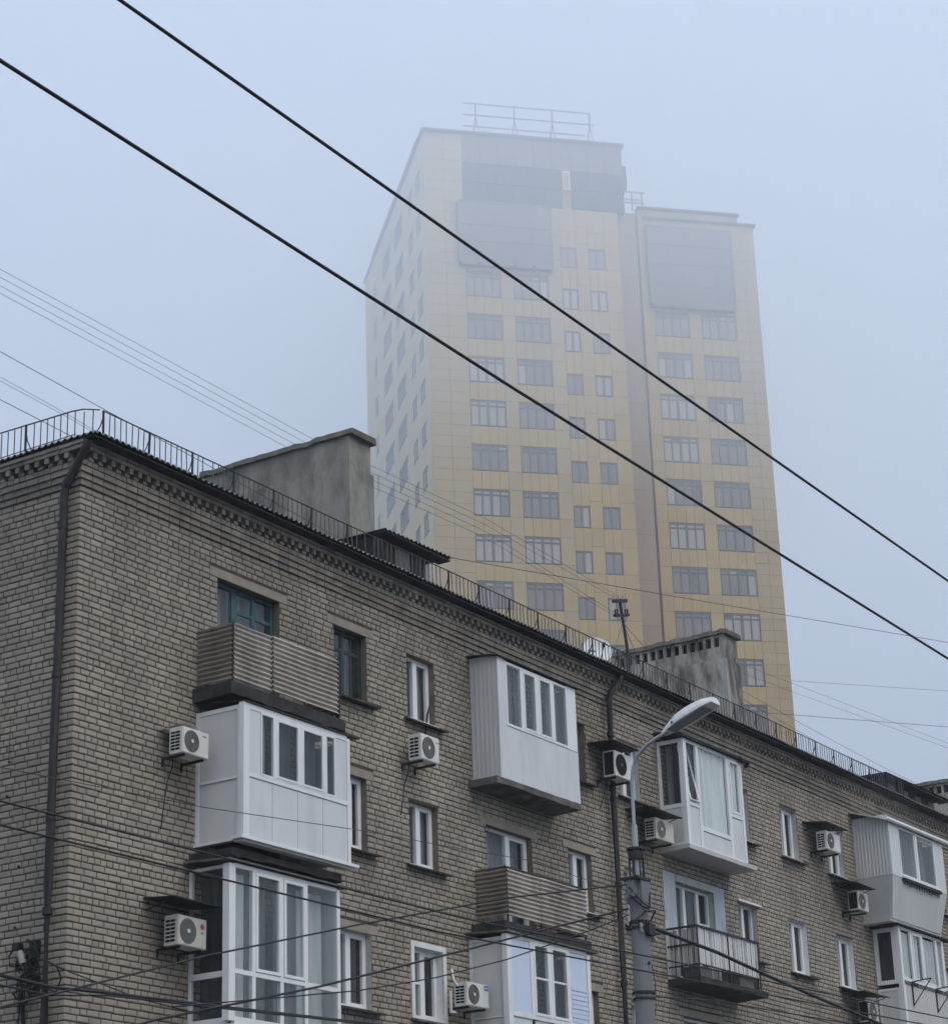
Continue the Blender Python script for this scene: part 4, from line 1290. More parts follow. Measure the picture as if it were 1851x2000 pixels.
b.tube([(LX, LY, 6.4), (LX, LY, 7.16)], .045, 10)
b.tube([(LX, LY, 7.14), (LX, LY - .0, 7.5), (LX, LY - .01, 7.8), (LX, LY - .04, 7.98), (LX, LY - .11, 8.13), (LX, LY - .26, 8.25), (LX, LY - .43, 8.33), (LX, LY - .64, 8.395)], .026, 10)
lput(b, 'lamp_arm', 'galv')
# lamp head: a tapered flat housing tilted upwards
hd = MB()
Y0, Z0, Y1, Z1 = LY - .56, 8.355, LY - 1.40, 8.66
def hp(t, side, up):
    y = Y0 + (Y1 - Y0) * t; z = Z0 + (Z1 - Z0) * t
    w = (.06, .12, .17, .185, .185, .175, .13)[min(6, int(t * 6 + .001))]
    th = (.06, .11, .15, .16, .155, .14, .09)[min(6, int(t * 6 + .001))]
    n = Vector((0, -.34, .94))
    zz = (0, th * .25, th * .85, th)[up]
    ww = w * (1.0, 1.0, .82, .35)[up]
    return (LX + side * ww, y - .0 + n.y * zz * -.3, z + n.z * zz)
vs_, fs_ = [], []
for i in range(7):
    t = i / 6
    vs_ += [hp(t, -1, 0), hp(t, -1, 1), hp(t, -1, 2), hp(t, -1, 3), hp(t, 1, 3), hp(t, 1, 2), hp(t, 1, 1), hp(t, 1, 0)]
for i in range(6):
    for k in range(8):
        fs_.append((i * 8 + k, i * 8 + (k + 1) % 8, (i + 1) * 8 + (k + 1) % 8, (i + 1) * 8 + k))
fs_ += [tuple(range(8)), tuple(reversed(range(48, 56)))]
hd.add(vs_, fs_)
h = lput(hd, 'lamp_head', 'lamp_white')
b = MB()
b.hexa([(LX - .13, Y0 - .12, Z0 + .034), (LX - .125, Y1 + .12, Z1 - .052), (LX + .125, Y1 + .12, Z1 - .052), (LX + .11, Y0 - .12, Z0 + .034)],
       [(LX - .11, Y0 - .12, Z0 + .044), (LX - .125, Y1 + .12, Z1 - .040), (LX + .125, Y1 + .12, Z1 - .040), (LX + .11, Y0 - .12, Z0 + .044)])
lput(b, 'lamp_lens', 'lamp_lens', h)
b = MB()
for t in (.25, .62):
    y = Y0 + (Y1 - Y0) * t; z = Z0 + (Z1 - Z0) * t
    b.box(LX - .155, LX - .09, y - .05, y + .01, z + .02, z + .055)
lput(b, 'latch', 'iron_grey', h)
b = MB()
for z, r in ((5.78, .155), (5.70, .15), (4.82, .16), (4.74, .15)):
    b.disc((LX, LY, z), (0, 0, 1), r, 16, thick=.03, r0=.125)
b.tube([(LX - .1, LY - .16, 5.92), (LX + .1, LY - .2, 5.95), (LX + .2, LY - .05, 5.82), (LX + .1, LY - .17, 5.66), (LX - .12, LY - .16, 5.62), (LX - .2, LY - .05, 5.8), (LX - .1, LY - .16, 5.92)], .014, 6)
b.tube([(LX - .25, LY, 6.25), (LX - .12, LY - .15, 6.02), (LX + .02, LY - .16, 5.98), (LX + .11, LY - .12, 6.22)], .012, 5)
b.tube([(LX - .25, LY, 6.15), (LX - .14, LY - .12, 5.99), (LX + .0, LY - .16, 5.96)], .012, 5)
b.box(LX - .08, LX + .09, LY - .19, LY - .12, 5.60, 5.76)
b.tube([(LX + .16, LY, 5.7), (LX + .30, LY - .02, 5.0), (LX + .28, LY - .02, 4.7), (LX + .2, LY, 4.3)], .006, 4)
lput(b, 'cable_ties', 'iron')
b = MB()
b.tube([(LX + .10, LY - .1, 5.70), (LX + .19, LY - .12, 5.56)], .022, 8); b.tube([(LX - .13, LY - .08, 5.76), (LX - .12, LY - .1, 5.64)], .022, 8)
lput(b, 'insulator', 'ceramic')
b = MB(); b.disc((LX - .045, LY - .131, 5.22), (0, -1, 0), .024, 12, thick=.008); lput(b, 'drilled_hole', 'black')

# ------------------------------------------------------------------ things on the roof
AX, AY = 22.72, 3.0
t = empty('telephone_pole_rack', (AX, AY, 15.2), 'black steel rooftop pole with two crossarms of insulators beside the holed chimney', 'pole')
def rput(mb, name, m):
    mb.v = [(a - AX, c - AY, e - 15.2) for a, c, e in mb.v]
    return mb.build(name, M[m], t)
b = MB(); b.tube([(AX + .02, AY, 15.2), (AX, AY, 16.8), (AX - .24, AY, 17.98)], .04, 8); rput(b, 'mast', 'iron')
b = MB(); b.hexa([(AX - .56, AY - .04, 17.80), (AX + .10, AY - .04, 17.98), (AX + .10, AY + .04, 17.98), (AX - .56, AY + .04, 17.80)], [(AX - .56, AY - .04, 17.88), (AX + .10, AY - .04, 18.06), (AX + .10, AY + .04, 18.06), (AX - .56, AY + .04, 17.88)]); rput(b, 'crossarm', 'iron')
b = MB(); b.hexa([(AX - .54, AY - .04, 17.44), (AX + .16, AY - .04, 17.63), (AX + .16, AY + .04, 17.63), (AX - .54, AY + .04, 17.44)], [(AX - .54, AY - .04, 17.51), (AX + .16, AY - .04, 17.70), (AX + .16, AY + .04, 17.70), (AX - .54, AY + .04, 17.51)]); rput(b, 'crossarm', 'iron')
for i, (x, z) in enumerate(((-.50, 17.9), (-.3, 17.95), (-.08, 18.02), (.07, 18.06), (-.5, 17.53), (-.38, 17.56), (.02, 17.67), (.13, 17.70))):
    b = MB(); b.tube([(AX + x, AY, z), (AX + x, AY, z + .11)], .022, 6); rput(b, 'insulator', 'ceramic' if i < 4 else 'iron')
b = MB()
for e in ((AX - 1.3, AY - .2, 15.9), (AX + 1.6, AY + .3, 16.2), (AX + .3, AY - 1.2, 15.6)):
    b.tube([(AX - .15, AY, 17.4), e], .006, 4)
b.tube([(AX + .1, AY, 16.5), (AX + .28, AY, 16.55), (AX + .3, AY, 16.7)], .01, 4); b.tube([(AX - .05, AY, 16.5), (AX - .3, AY, 16.58)], .01, 4)
rput(b, 'guy_wire', 'wire_grey')

t = empty('satellite_dish', (18.0, 1.3, 14.7), 'white satellite dish behind the roof railing, left of the holed chimney', 'satellite dish')
q = MB()
dc, dn = Vector((0.25, 0, 0.56)), Vector((-.62, -.70, .35)).normalized()
da = dn.cross(Vector((0, 0, 1))).normalized(); db = dn.cross(da)
def dish(i, j):
    a = 2 * math.pi * i; r = .34 * j
    return tuple(dc + (da * math.cos(a) + db * math.sin(a)) * r + dn * (.35 * r * r * 1.6))
q.grid(dish, 28, 6); q.build('reflector', M['dish'], t)
q = MB(); q.tube([(0.05, .1, 0), (0.05, .1, .55), tuple(dc - dn * .03)], .025, 6); q.build('mast', M['iron_grey'], t)
q = MB(); e = dc + dn * .5 + Vector((0, 0, -.18)); q.tube([tuple(dc + db * .38), tuple(e)], .012, 5); q.tube([tuple(e - dn * .05), tuple(e + dn * .06)], .035, 8); q.build('receiver_arm', M['iron'], t)

# cable end box and coils on the gable, low by the drainpipe
t = empty('cable_bundle', (0, 0.8, 5.6), 'tangled black cables, insulator and junction box on the gable beside the drainpipe', 'cable bundle')
def kput(mb, name, m):
    mb.v = [(a, c - .8, e - 5.6) for a, c, e in mb.v]
    return mb.build(name, M[m], t)
b = MB()
b.box(-.10, -.005, .50, .64, 5.95, 6.22); b.box(-.09, -.005, .48, .60, 5.45, 5.70)
kput(b, 'junction_box', 'iron')
b = MB()
rc = random.Random(5)
for k in range(16):
    z0, y0 = rc.uniform(5.7, 6.3), rc.uniform(.5, .72)
    pts = [(-.03, y0, z0)]
    for i in range(7):
        z0 -= rc.uniform(-.03, .17); y0 = min(.86, max(.46, y0 + rc.uniform(-.13, .13)))
        pts.append((-rc.uniform(.03, .17), y0, z0))
    sm = []
    for i in range(len(pts) - 1):                       # rounded bends
        a, c = Vector(pts[i]), Vector(pts[i + 1])
        sm += [a.lerp(c, .25), a.lerp(c, .75)]
    b.tube(sm, rc.uniform(.007, .016), 6)
for k in range(5):
    c0 = Vector((-.08, rc.uniform(.55, .75), rc.uniform(5.6, 6.2))); r0 = rc.uniform(.06, .12)
    b.tube([tuple(c0 + Vector((rc.uniform(-.02, .02), r0 * math.cos(t * .7), r0 * 1.3 * math.sin(t * .7)))) for t in range(10)], .008, 5)
for k in range(7):
    o = random.uniform(-.05, .05)
    b.tube([(-.07 - .01 * k, .60 + o, 6.1 - k * .08), (-.12 - .01 * k, .72 + o, 5.75 - k * .05), (-.06 - .012 * k, .74 + .3 * o, 5.3), (-.05, .70 + .4 * o, 4.6), (-.04, .70 + .4 * o, G + 1)], .014, 6)
b.tube([(-.1, .92, 6.17), (-.14, 1.0, 6.02), (-.14, .97, 5.88), (-.12, .86, 5.86), (-.1, .76, 5.96)], .015, 6)
b.tube([(-.06, .82, 5.4), (-.03, .86, 5.0), (-.03, .90, 4.4)], .009, 5)
b.tube([(-.14, .42, 5.92), (-.2, .2, 5.86), (-.15, .02, 5.76), (-.12, -.1, 5.70)], .018, 6)
b.tube([(-.14, .05, 5.78), (-.1, -.02, 5.6), (-.12, .06, 5.40), (-.14, .3, 5.5)], .013, 6)
b.box(-.16, -.05, .80, .93, 6.11, 6.20)
kput(b, 'cables', 'cable')
b = MB(); b.tube([(-.10, .75, 5.90), (-.13, .79, 6.08)], .055, 10); kput(b, 'insulator', 'ceramic')

# ------------------------------------------------------------------ the tower in the fog
TH = math.radians(-44.2)
tower = empty('residential_tower', (81.7, 48.19, G), 'tall sand coloured residential tower with stepped top fading into the fog', 'tower', rz=TH)
TA, TB = Vector((math.cos(TH), math.sin(TH), 0)), Vector((-math.sin(TH), math.cos(TH), 0))
TO = Vector((81.7, 48.19, 0))
def tbuild(mb, name, m, parent=None, kind=None):
    mb.v = [(a, c, e - G) for a, c, e in mb.v]
    return mb.build(name, M[m], tower if parent is None else parent, kind)
SH = 2.95
W1, WD = 12.6, 22.0           # main block width and depth
WY = 3.0                      # the right wing stands 3 m back
R0, R1 = 14.92, 22.95         # right wing
b = MB(); b.box(0.05, W1 - .05, 0.05, WD, G, 75.1); b.box(2.6, 13.2, 0.35, 12, 70.4, 75.15); tower_core = tbuild(b, 'core_wall', 'joint')
b = MB(); b.box(W1 - .04, 14.0, .62, 4.5, G, 70.6); tbuild(b, 'recess_wall', 'joint')
b = MB(); b.box(R0 + .05, R1 - .05, WY + .05, WD - 1.01, G, 71.6); b.box(R0 + .05, 21.9, WY + .052, WD - 4, 71.61, 72.3); tbuild(b, 'wing_wall', 'joint')

panels = []                   # (material, x0, x1, y0, y1, z0, z1, score)
GAP = 0.008
def tpix(x, y, z):
    return proj(TO + TA * x + TB * y + Vector((0, 0, z)))
def cladding(face, u0, u1, z0, z1, nu, m, at=0.0):
    if z1 - z0 < .05:
        return
    w = (u1 - u0) / nu
    for k in range(nu):
        a, c = u0 + k * w + GAP, u0 + (k + 1) * w - GAP
        e = random.uniform(0, .008)
        if face == 'front':
            bx = (a, c, at - .03 - e, at + .05, z0 + GAP, z1 - GAP)
            q = [tpix(x, at, z) for x, z in ((a, z0), (c, z0), (c, z1), (a, z1))]
        else:
            bx = (at - .03 - e, at + .05, a, c, z0 + GAP, z1 - GAP)
            q = [tpix(at, x, z) for x, z in ((a, z0), (c, z0), (c, z1), (a, z1))]
        ar = abs(sum(q[i][0] * q[(i + 1) % 4][1] - q[(i + 1) % 4][0] * q[i][1] for i in range(4))) / 2
        vis = all(y < 1400 - max(0, (1500 - x)) * .42 for x, y in q)      # above the roof line of the near block
        fogged = max(0.0, min(1.0, (62 - z0) / 20))
        panels.append((m, bx, ar * fogged if vis else 0))

wins = []
def window_row(kind, face, u0, u1, z0, z1, at):
    wins.append((kind, face, u0, u1, z0, z1, at))

def column(face, u0, u1, at, zs, h, kind, m, ztop, nu, zlow=4.0):
    """window column: sills at zs + k * SH"""
    k0 = int((zs - zlow) / SH)
    z = zs - k0 * SH
    prev = zlow
    while z + h < ztop:
        cladding(face, u0, u1, prev, z, nu, m, at)
        window_row(kind, face, u0, u1, z, z + h, at)
        prev = z + h
        z += SH
    cladding(face, u0, u1, prev, ztop, nu, m, at)

def pier(face, u0, u1, at, zs, ztop, nu, m, parts=(1.2, 1.75), zlow=4.0):
    k0 = int((zs - zlow) / SH)
    z = zs - k0 * SH - parts[0]
    while z < ztop:
        zz = z
        for p in parts:
            if zz < ztop:
                cladding(face, u0, u1, zz, min(zz + p, ztop), nu, m, at)
            zz += p
        z += SH

ZT1 = 65.55
pier('front', 0, 2.45, 0, 48.77, 75.1, 2, 'clad_pier', (.74, .74, .74, .73))
column('front', 2.45, 4.70, 0, 48.77, 1.75, 'wide', 'clad', ZT1, 4)
pier('front', 4.70, 5.53, 0, 48.77, ZT1, 1, 'clad_pier')
column('front', 5.53, 7.78, 0, 48.77, 1.75, 'wide', 'clad', ZT1, 4)
pier('front', 7.78, 8.68, 0, 48.77, 70.2, 1, 'clad_pier')
column('front', 8.68, 9.73, 0, 48.28, 1.44, 'small', 'clad', 68.6, 2)
pier('front', 9.73, 10.53, 0, 48.3, 70.2, 1, 'clad')
column('front', 10.53, 11.63, 0, 48.28, 1.44, 'small', 'clad', 68.6, 2)
pier('front', 11.63, W1, 0, 48.3, 70.2, 1, 'clad')
cladding('front', 8.68, 9.73, 68.6, 70.2, 1, 'clad'); cladding('front', 10.53, 11.63, 68.6, 70.2, 1, 'clad')
for z in (73.05,):
    cladding('front', 2.45, 13.15, z, 75.1, 9, 'clad_top')
for z in (70.25, 71.65):
    cladding('front', 2.45, 9.0, z, z + 1.38, 6, 'clad_grey'); cladding('front', 9.65, 13.15, z, z + 1.38, 3, 'clad_grey')
# right wing
pier('front', R0, 15.69, WY, 48.32, 72.3, 1, 'clad')
column('front', 15.69, 18.02, WY, 48.32, 1.78, 'wide', 'clad', 65.1, 4)
pier('front', 18.02, 18.86, WY, 48.32, 65.1, 1, 'clad')
column('front', 18.86, 21.24, WY, 48.32, 1.78, 'wide', 'clad', 65.1, 4)
pier('front', 21.24, R1, WY, 48.32, 71.6, 2, 'clad_pier', (.74, .74, .74, .73))
cladding('front', 15.69, 21.24, 71.1, 72.3, 5, 'clad_pier', WY)
for k in range(22):
    cladding('front', W1 + .02, 13.98, 4.0 + k * SH, 4.0 + (k + 1) * SH, 1, 'clad_pink', .6)
cladding('front', W1 + .02, 13.98, 4.0 + 22 * SH, 70.6, 1, 'clad_pink', .6)
# left face
def lpier(u0, u1, nu):
    pier('side', u0, u1, 0, 48.2, 75.1, nu, 'clad_cream', (1.2, 1.75))
lpier(0.06, 1.45, 1)
column('side', 1.45, 2.95, 0, 48.2, 1.42, 'small', 'clad_cream', 74.0, 1); cladding('side', 1.45, 2.95, 74.0, 75.1, 1, 'clad_cream')
lpier(2.95, 4.10, 1)
column('side', 4.10, 5.55, 0, 48.2, 1.42, 'small', 'clad_cream', 74.0, 1); cladding('side', 4.10, 5.55, 74.0, 75.1, 1, 'clad_cream')
lpier(5.55, 7.5, 2)
column('side', 7.5, 10.5, 0, 48.2, 1.62, 'wide', 'clad_cream', 74.0, 3); cladding('side', 7.5, 10.5, 74.0, 75.1, 2, 'clad_cream')
lpier(10.5, 12.0, 1)
column('side', 12.0, 15.2, 0, 48.2, 1.62, 'wide', 'clad_cream', 74.0, 3); cladding('side', 12.0, 15.2, 74.0, 75.1, 2, 'clad_cream')
lpier(15.2, 17.6, 2)
column('side', 17.6, 18.7, 0, 48.2, 1.42, 'small', 'clad_cream', 74.0, 1); cladding('side', 17.6, 18.7, 74.0, 75.1, 1, 'clad_cream')
lpier(18.7, WD, 2)

ordp = sorted(range(len(panels)), key=lambda i: -panels[i][2])
one = set(ordp[:300])
restp = {}
ppool = {}
for i, (m, bx, _) in enumerate(panels):
    if i in one:
        dims = tuple(round(bx[k + 1] - bx[k], 2) for k in (0, 2, 4))
        key = (m, dims)
        if key not in ppool:
            q = MB(); q.box(0, bx[1] - bx[0], 0, bx[3] - bx[2], 0, bx[5] - bx[4])
            me = q.mesh('cladding_panel'); me.materials.append(M[m]); ppool[key] = me
        o = link('cladding_panel', ppool[key], tower_core)
        o.location = (bx[0], bx[2], bx[4] - G)
    else:
        restp.setdefault(m, MB()).box(*bx)
for m, q in restp.items():
    tbuild(q, 'cladding', m, kind='stuff')

# windows of the tower: one frame each, every pane a piece of its own
wpool = {}
def wmesh(kind, w, h, face):
    key = (kind, round(w, 2), round(h, 2), face)
    if key in wpool:
        return wpool[key]
    q = MB(); pn = []
    t = .07
    def bx(mb, u0, u1, z0, z1, d0, d1):
        if face == 'front': mb.box(u0, u1, d0, d1, z0, z1)
        else: mb.box(d0, d1, u0, u1, z0, z1)
    q.box(0, 0, 0, 0, 0, 0)
    q = MB()
    if kind == 'wide':
        zt = h - .36
        bx(q, 0.02, w - .02, 0.02, .08, -.06, .04); bx(q, 0.02, w - .02, h - .13, h - .02, -.015, .04); bx(q, .081, w - .081, zt - .05, zt + .05, -.012, .04)
        xs = [0.02, w * .25, w * .5, w * .75, w - .02]
        for j, x in enumerate(xs):
            hw = (.06, .045, .085, .045, .06)[j]
            bx(q, max(.02, x - hw), min(w - .02, x + hw), .081, h - .131, -.014, .04)
        for j in range(4):
            a, c = xs[j] + .06, xs[j + 1] - .06
            pn.append((a, c, .08, zt - .05)); pn.append((a, c, zt + .05, h - .13))
    else:
        bx(q, .02, w - .02, .02, .09, -.05, .04); bx(q, .02, w - .02, h - .09, h - .02, -.015, .04)
        for x, hw in ((.055, .035), (w * .5, .07), (w - .055, .035)):
            bx(q, x - hw, x + hw, .091, h - .091, -.014, .04)
        pn += [(.09, w * .5 - .07, .09, h - .09), (w * .5 + .07, w - .09, .09, h - .09)]
    me = q.mesh('window'); me.materials.append(M['twin_frame'])
    pms = {}
    for mm in ('tp_light', 'tp_mid', 'tp_dark', 'tp_soft'):
        lst = []
        for p in pn:
            r = MB(); bx(r, p[0], p[1], p[2], p[3], .028, .038)
            pm = r.mesh('pane'); pm.materials.append(M[mm]); lst.append(pm)
        pms[mm] = lst
    wpool[key] = (me, pms)
    return wpool[key]
for kind, face, u0, u1, z0, z1, at in wins:
    if z0 < 24:
        continue
    me, pms = wmesh(kind, u1 - u0, z1 - z0, face)
    o = link('window', me, tower)
    o.location = (u0, at, z0 - G) if face == 'front' else (at, u0, z0 - G)
    base = random.choice(('tp_light', 'tp_mid', 'tp_mid', 'tp_light', 'tp_mid'))
    n = len(pms['tp_mid'])
    for j in range(n):
        mm = base if random.random() < .8 else random.choice(('tp_light', 'tp_mid', 'tp_dark'))
        if face == 'side':
            mm = 'tp_dark' if (j // 2 if kind == 'wide' else j) != 0 or kind == 'small' else 'tp_light'
            if kind == 'small': mm = 'tp_soft'
            elif mm == 'tp_dark': mm = 'tp_mid'
        link('pane', pms[mm][j], o)
b = MB()
for kind, face, u0, u1, z0, z1, at in wins:
    if z0 < 24:
        if face == 'front': b.box(u0 + .02, u1 - .02, at + .01, at + .04, z0 + .02, z1 - .02)
tbuild(b, 'lower_windows', 'tp_mid', kind='stuff')

def glazing(x0, x1, z0, zs, y, n, name):
    q = MB(); w = (x1 - x0) / n
    for k in range(n + 1):
        q.box(x0 + k * w - .06, x0 + k * w + .06, y - .35, y - .1, z0, zs[-1])
    for z in [z0] + zs:
        for k in range(n):
            q.box(x0 + k * w + .061, x0 + (k + 1) * w - .061, y - .34, y - .1, z - (.16 if z == z0 else .06), z + .06)
    q.box(x0 - .06, x1 + .06, y - .099, y - .045, z0 - .2, zs[-1])
    f = tbuild(q, name, 'tower_glass')
    zz = [z0] + zs
    for k in range(n):
        for j in range(len(zs)):
            q = MB(); q.box(x0 + k * w + .062, x0 + (k + 1) * w - .062, y - .30, y - .28, zz[j] + .061, zz[j + 1] - .061)
            tbuild(q, 'pane', 'tower_glass', f)
glazing(2.05, 8.05, 65.75, [67.34, 68.5, 70.1], 0, 5, 'glazed_bay')
glazing(15.45, 21.2, 65.25, [66.7, 68.3, 69.7, 71.0], WY, 5, 'glazed_bay')
b = MB(); b.box(9.08, 9.57, -.06, -.02, 71.6, 73.0); o = tbuild(b, 'small_window', 'clad_cream')
b = MB(); b.box(9.16, 9.49, -.075, -.061, 71.75, 72.85); tbuild(b, 'pane', 'tp_mid', o)
b = MB()
b.box(-.18, 13.3, -.22, .5, 75.11, 75.28); b.box(-.18, .5, .51, WD, 75.11, 75.28)
b.box(R0, 22.02, WY - .2, WY + .5, 72.31, 72.46); b.box(R0 + .3, R1 + .18, WY - .19, WY + .5, 71.61, 71.76); b.box(R1 - .5, R1 + .18, WY + .51, WD - 1, 71.61, 71.76)
tbuild(b, 'parapet_cap', 'clad_grey')
b = MB(); b.box(13.16, 13.5, .3, 3.5, 72.3, 73.9); b.hexa([(13.16, .3, 71.6), (13.2, .3, 71.6), (13.2, 3.5, 71.6), (13.16, 3.5, 71.6)], [(13.16, .3, 72.299), (13.5, .3, 72.299), (13.5, 3.5, 72.299), (13.16, 3.5, 72.299)])
b.box(12.61, 13.159, .1, 8, 70.4, 75.1)
tbuild(b, 'bay_side', 'clad_grey')
b = MB()
for x in (14.0, 14.7, 15.4):
    b.box(x - .04, x + .04, WY + .2, WY + .28, 72.3, 73.7)
for z in (72.9, 73.7):
    b.box(13.5, 15.6, WY + .21, WY + .27, z - .04, z + .04)
b.box(13.5, 15.6, WY + 1.2, WY + 1.26, 73.66, 73.74)
tbuild(b, 'roof_guardrail', 'iron_grey')
b = MB()
for k in range(9):
    y = 3 + k * 2.1
    b.box(.1, .16, y, y + .06, 75.28, 76.3)
b.box(.1, .16, 2.9, 20, 76.25, 76.31); b.box(.1, .16, 2.9, 20, 75.8, 75.85)
tbuild(b, 'roof_guardrail', 'iron_grey')

# billboard frame on the tower roof
P = TO + TA * 7.2 + TB * .6
t = empty('billboard_frame', (P.x, P.y, 75.28), 'bare steel billboard frame on the roof of the foggy tower', 'billboard frame', rz=TH)
q = MB()
for k, z in enumerate((.85, 1.70, 2.55)):
    x0, x1 = ((-4.45, 3.75), (-4.4, 4.4), (-4.4, 4.15))[k]
    q.box(x0, x1, -.03, .03, z - .035, z + .035)
q.build('rail', M['iron_grey'], t)
for x in (-3.6, -1.0, 1.55, 4.1):
    q = MB(); q.box(x - .045, x + .045, -.045, .045, 1.2, 2.6)
    q.tube([(x, 0, 1.6), (x - .26, 0, 0)], .035, 5); q.tube([(x, 0, 1.6), (x + .26, .05, 0)], .035, 5); q.tube([(x, .05, 2.0), (x + .1, 1.1, 0)], .03, 5)
    q.build('post', M['iron_grey'], t)

# ------------------------------------------------------------------ overhead wires
def wire(pts, r, label, name='overhead_wire', m='cable', group=None, sag=0.0, n=20):
    pts = [Vector(p) for p in pts]
    if len(pts) == 2:
        pts = [pts[0].lerp(pts[1], i / n) + Vector((0, 0, -4 * sag * (i / n) * (1 - i / n))) for i in range(n + 1)]
    q = MB(); q.tube(pts, r, 6)
    o = q.build(name, M[m])
    tag(o, label, 'wire', group)
    return o
SP = 'wires strung along the street'
wire([(-24, -13, 8.86), (-14.72, -13, 8.64), (-8.15, -13, 8.49), (2.1, -13, 8.36), (14, -13, 8.36), (30, -13, 8.5)], .0155, 'lower of the two thick black cables crossing the whole sky diagonally', group=SP)
wire([(-24, -13, 10.02), (-13.52, -13, 9.77), (-8.07, -13, 9.66), (2.41, -13, 9.49), (14, -13, 9.45), (30, -13, 9.55)], .0155, 'upper of the two thick black cables, running in front of the tower top', group=SP)
wire([(-9, -3, 7.1), (-4.47, -3, 7.34), (-.51, -3, 7.55), (3.11, -3, 7.86), (5.76, -3, 8.03), (8.3, -3, 8.21), (12.0, -1.6, 8.72), (15.98, -.25, 9.3)], .006, 'thin dark wire crossing the white panelled loggia at the left', m='wire_grey', group=SP)
wire([(-22, -9, 4.95), (-10.43, -9, 4.84), (-3.22, -9, 4.84), (10.91, -9, 5.2), (26, -9, 5.9)], .010, 'upper of two parallel black wires crossing the brick corner below the loggia', group=SP)
wire([(-22, -9, 4.80), (-10.42, -9, 4.63), (-3.64, -9, 4.62), (10.87, -9, 5.03), (26, -9, 5.7)], .010, 'lower of two parallel black wires crossing the brick corner and glazed loggia', group=SP)
PT = 'wires tied to the concrete pole'
wire([(-16, -9.2, 1.6), (-8.98, -7.66, 3.37), (-5.33, -7.06, 4.38), (-2.43, -7.01, 5.13), (.5, -7.3, 5.85), (2.86, -7.8, 6.32)], .012, 'highest wire rising from lower left to the pole head', group=PT)
wire([(-12, -7.6, 1.9), (-6.2, -7.11, 3.6), (-3.09, -6.92, 4.33), (-.36, -7.09, 5.07), (1.5, -7.4, 5.6), (2.84, -7.75, 5.98)], .015, 'thicker wire rising across the glazed loggia to the pole collar', group=PT)
wire([(-6, -7.2, 3.75), (-2.33, -6.92, 4.37), (-.83, -7.01, 4.69), (.57, -7.18, 5.07), (2.17, -7.5, 5.62), (2.85, -7.75, 5.9)], .009, 'thin sagging wire rising to the pole in front of the blue-white loggia', group=PT)
wire([(3.05, -7.95, 5.74), (4.92, -8, 5.62), (6.6, -8, 5.47), (8.26, -8, 5.34), (11.33, -8, 5.12), (18, -8, 4.9), (30, -8, 5.4)], .026, 'thick black cable falling from the pole to the lower right corner', name='overhead_cable', group=PT)
wire([(3.1, -7.9, 4.80), (4.82, -8, 4.92), (9, -8, 5.05), (20, -8, 5.3)], .010, 'short wire leaving the lower collar of the pole to the right', group=PT)
wire([(-12, -4, 4.85), (-5.32, -4, 4.54), (-4.48, -4, 4.50), (-3.59, -4, 4.54), (-1.66, -4, 4.60), (1.07, -4, 4.70), (5, -4, 4.85), (9, -4, 4.9)], .022, 'thick twisted black cable crossing the drainpipe at the lower left', name='overhead_cable', group=SP)
wire([(-12, -4.1, 4.6), (-5.32, -4.1, 4.40), (-4.6, -4.1, 4.38), (-3.59, -4.1, 4.49), (-1.66, -4.05, 4.57), (1.07, -4.1, 4.67), (9, -4.1, 4.86)], .012, 'thinner wire wound along the thick twisted cable at the lower left', group=SP)
wire([(-.12, -.1, 5.70), (1.3, -.3, 5.42), (2.4, -.5, 5.3)], .010, 'short wire from the cable bundle across the bricks toward the glazed loggia', group=SP)
RW = 'thin telephone wires over the roof'
NTH = ('topmost', 'second from top', 'third from top', 'lowest')
for k, (za, zb) in enumerate(((19.07, 18.04), (18.97, 17.98), (18.86, 17.6), (18.77, 17.56))):
    wire([(-14, 4.0 + .08 * k, 19.9 - .1 * k), (2, 4.0 + .08 * k, za), (11, 3.9 + .07 * k, 18.76 - .12 * k), (17, 3.4, 18.6 - .16 * k), (22.5, 3.0 + .05 * k, zb)], .0042,
         NTH[k] + ' of four close thin wires from the rooftop pole to upper left', m='wire_grey', group=RW)
wire([(-14, 2, 16.9), (.1, 2, 16.17), (2.67, 2, 16.0), (5.37, 2, 15.86), (9.9, 2.2, 15.7)], .006, 'thin wire touching the railing corner from the upper left', m='wire_grey', group=RW)
wire([(-14, 2, 15.9), (.15, 2, 15.32), (1.86, 2, 15.23), (6, 2.3, 15.1)], .006, 'lowest thin wire behind the gable railing at the left edge', m='wire_grey', group=RW)
for k in (0, 1):
    wire([(-14, 2.1, 16.5 - .07 * k), (.12, 2.1, 15.79 - .07 * k), (1.84, 2.1, 15.66 - .05 * k), (6, 2.4, 15.45 - .05 * k)], .0035, ('upper', 'lower')[k] + ' of a faint close pair of wires above the gable railing', m='wire_grey', group=RW)
wire([(10.9, 2.5, 15.3), (22.08, 8, 20.13), (34.43, 8, 22.35), (57.94, 8, 26.63), (80, 8, 31)], .010, 'single wire passing in front of the tower from the roof hatch to the right edge', m='wire_grey')
wire([(41, 8, 20.03), (56.93, 8, 22.96), (76, 8, 26.6)], .009, 'lowest of the near level wires in the sky right of the tower', m='wire_grey')
wire([(43, 8, 21.59), (57.36, 8, 24.5), (76, 8, 28.4)], .006, 'faint level wire right of the tower, above the lowest one', m='wire_grey')
for k in (0, 1):
    wire([(36, 8, 21.1 - .3 * k), (43.5, 8, 21.54 - .3 * k), (56.7, 8, 22.27 - .2 * k), (80, 8, 23.5)], .005, ('upper', 'lower')[k] + ' of two faint wires sloping down to the right edge beyond the tower', m='wire_grey', group=RW)
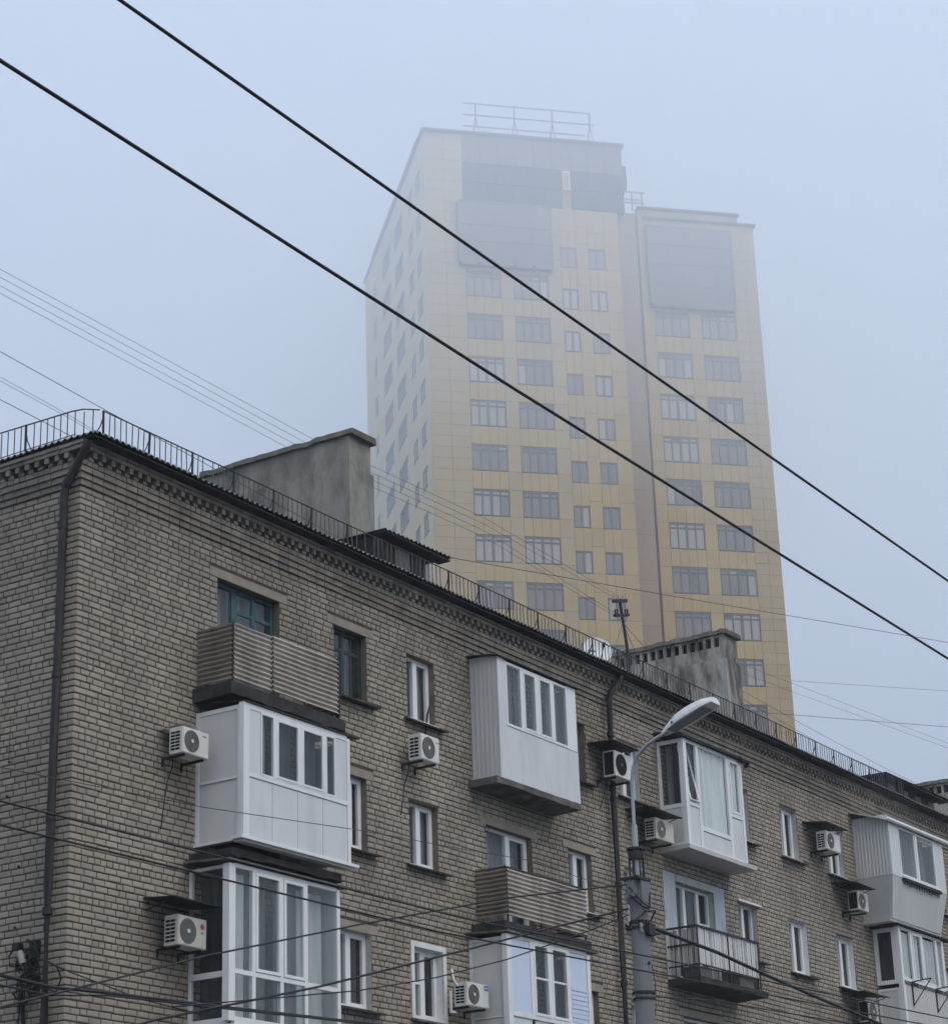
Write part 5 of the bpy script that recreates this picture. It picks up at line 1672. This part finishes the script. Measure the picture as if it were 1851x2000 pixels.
for k in (0, 1):
    wire([(26.2, 3, 17.0 + .2 * k), (33.67, 3, 16.61 + .3 * k), (38.84, 3, 16.55 + .22 * k), (45.2, 3, 16.6 + .2 * k)], .005, ('lower', 'upper')[k] + ' of two thin wires just above the far end of the roof railing', m='wire_grey', group=RW)

# ------------------------------------------------------------------ a spruce across the street, mirrored in the loggia glass
t = empty('spruce_tree', (37.5, -30.0, G), 'dark spruce across the street whose reflection shows in the glazed corner loggia', 'tree')
q = MB(); q.tube([(0, 0, 0), (0, 0, 8), (.1, 0, 15.5)], .22, 8, r2=.04); q.build('trunk', M['bark'], t)
q = MB()
for i in range(900):
    z = 1.5 + 14.0 * (i / 900) ** 0.85
    L = (15.8 - z) * .24 * random.uniform(.6, 1.05) + .15
    a = i * 2.399
    d = Vector((math.cos(a), math.sin(a), -.18)); sd_ = Vector((-math.sin(a), math.cos(a), 0))
    c = Vector((0, 0, z))
    for f, w in ((.35, .3), (.65, .38), (1.0, .22)):
        p = c + d * L * f
        q.add([tuple(c + d * L * (f - .35)), tuple(p + sd_ * w * L * .5 + Vector((0, 0, -.12))), tuple(p + d * .15), tuple(p - sd_ * w * L * .5 + Vector((0, 0, -.12)))], [(0, 1, 2), (0, 2, 3)])
q.build('crown', M['needles'], t)

# ------------------------------------------------------------------ haze and the low cloud that swallows the tower top
def volume(name, density, box, col=(0.78, 0.835, 0.905), aniso=0.3):
    m = bpy.data.materials.new(name)
    m.use_nodes = True
    N, L = m.node_tree.nodes, m.node_tree.links
    N.remove(N['Principled BSDF'])
    v = N.new('ShaderNodeVolumePrincipled')
    v.inputs['Color'].default_value = (*col, 1)
    v.inputs['Density'].default_value = density
    v.inputs['Anisotropy'].default_value = aniso
    L.new(v.outputs[0], N['Material Output'].inputs['Volume'])
    q = MB(); q.box(*box)
    return q.build(name, m, kind='stuff')
volume('haze', 0.0005, (-900, 1000, -900, 1000, G - 1.3, 95.0))
volume('low_cloud', 0.019, (-880, 980, -880, 980, 50.0, 86.0))
volume('fog_bank', 0.0052, (-890, 990, -890, 990, 32.0, 92.0))
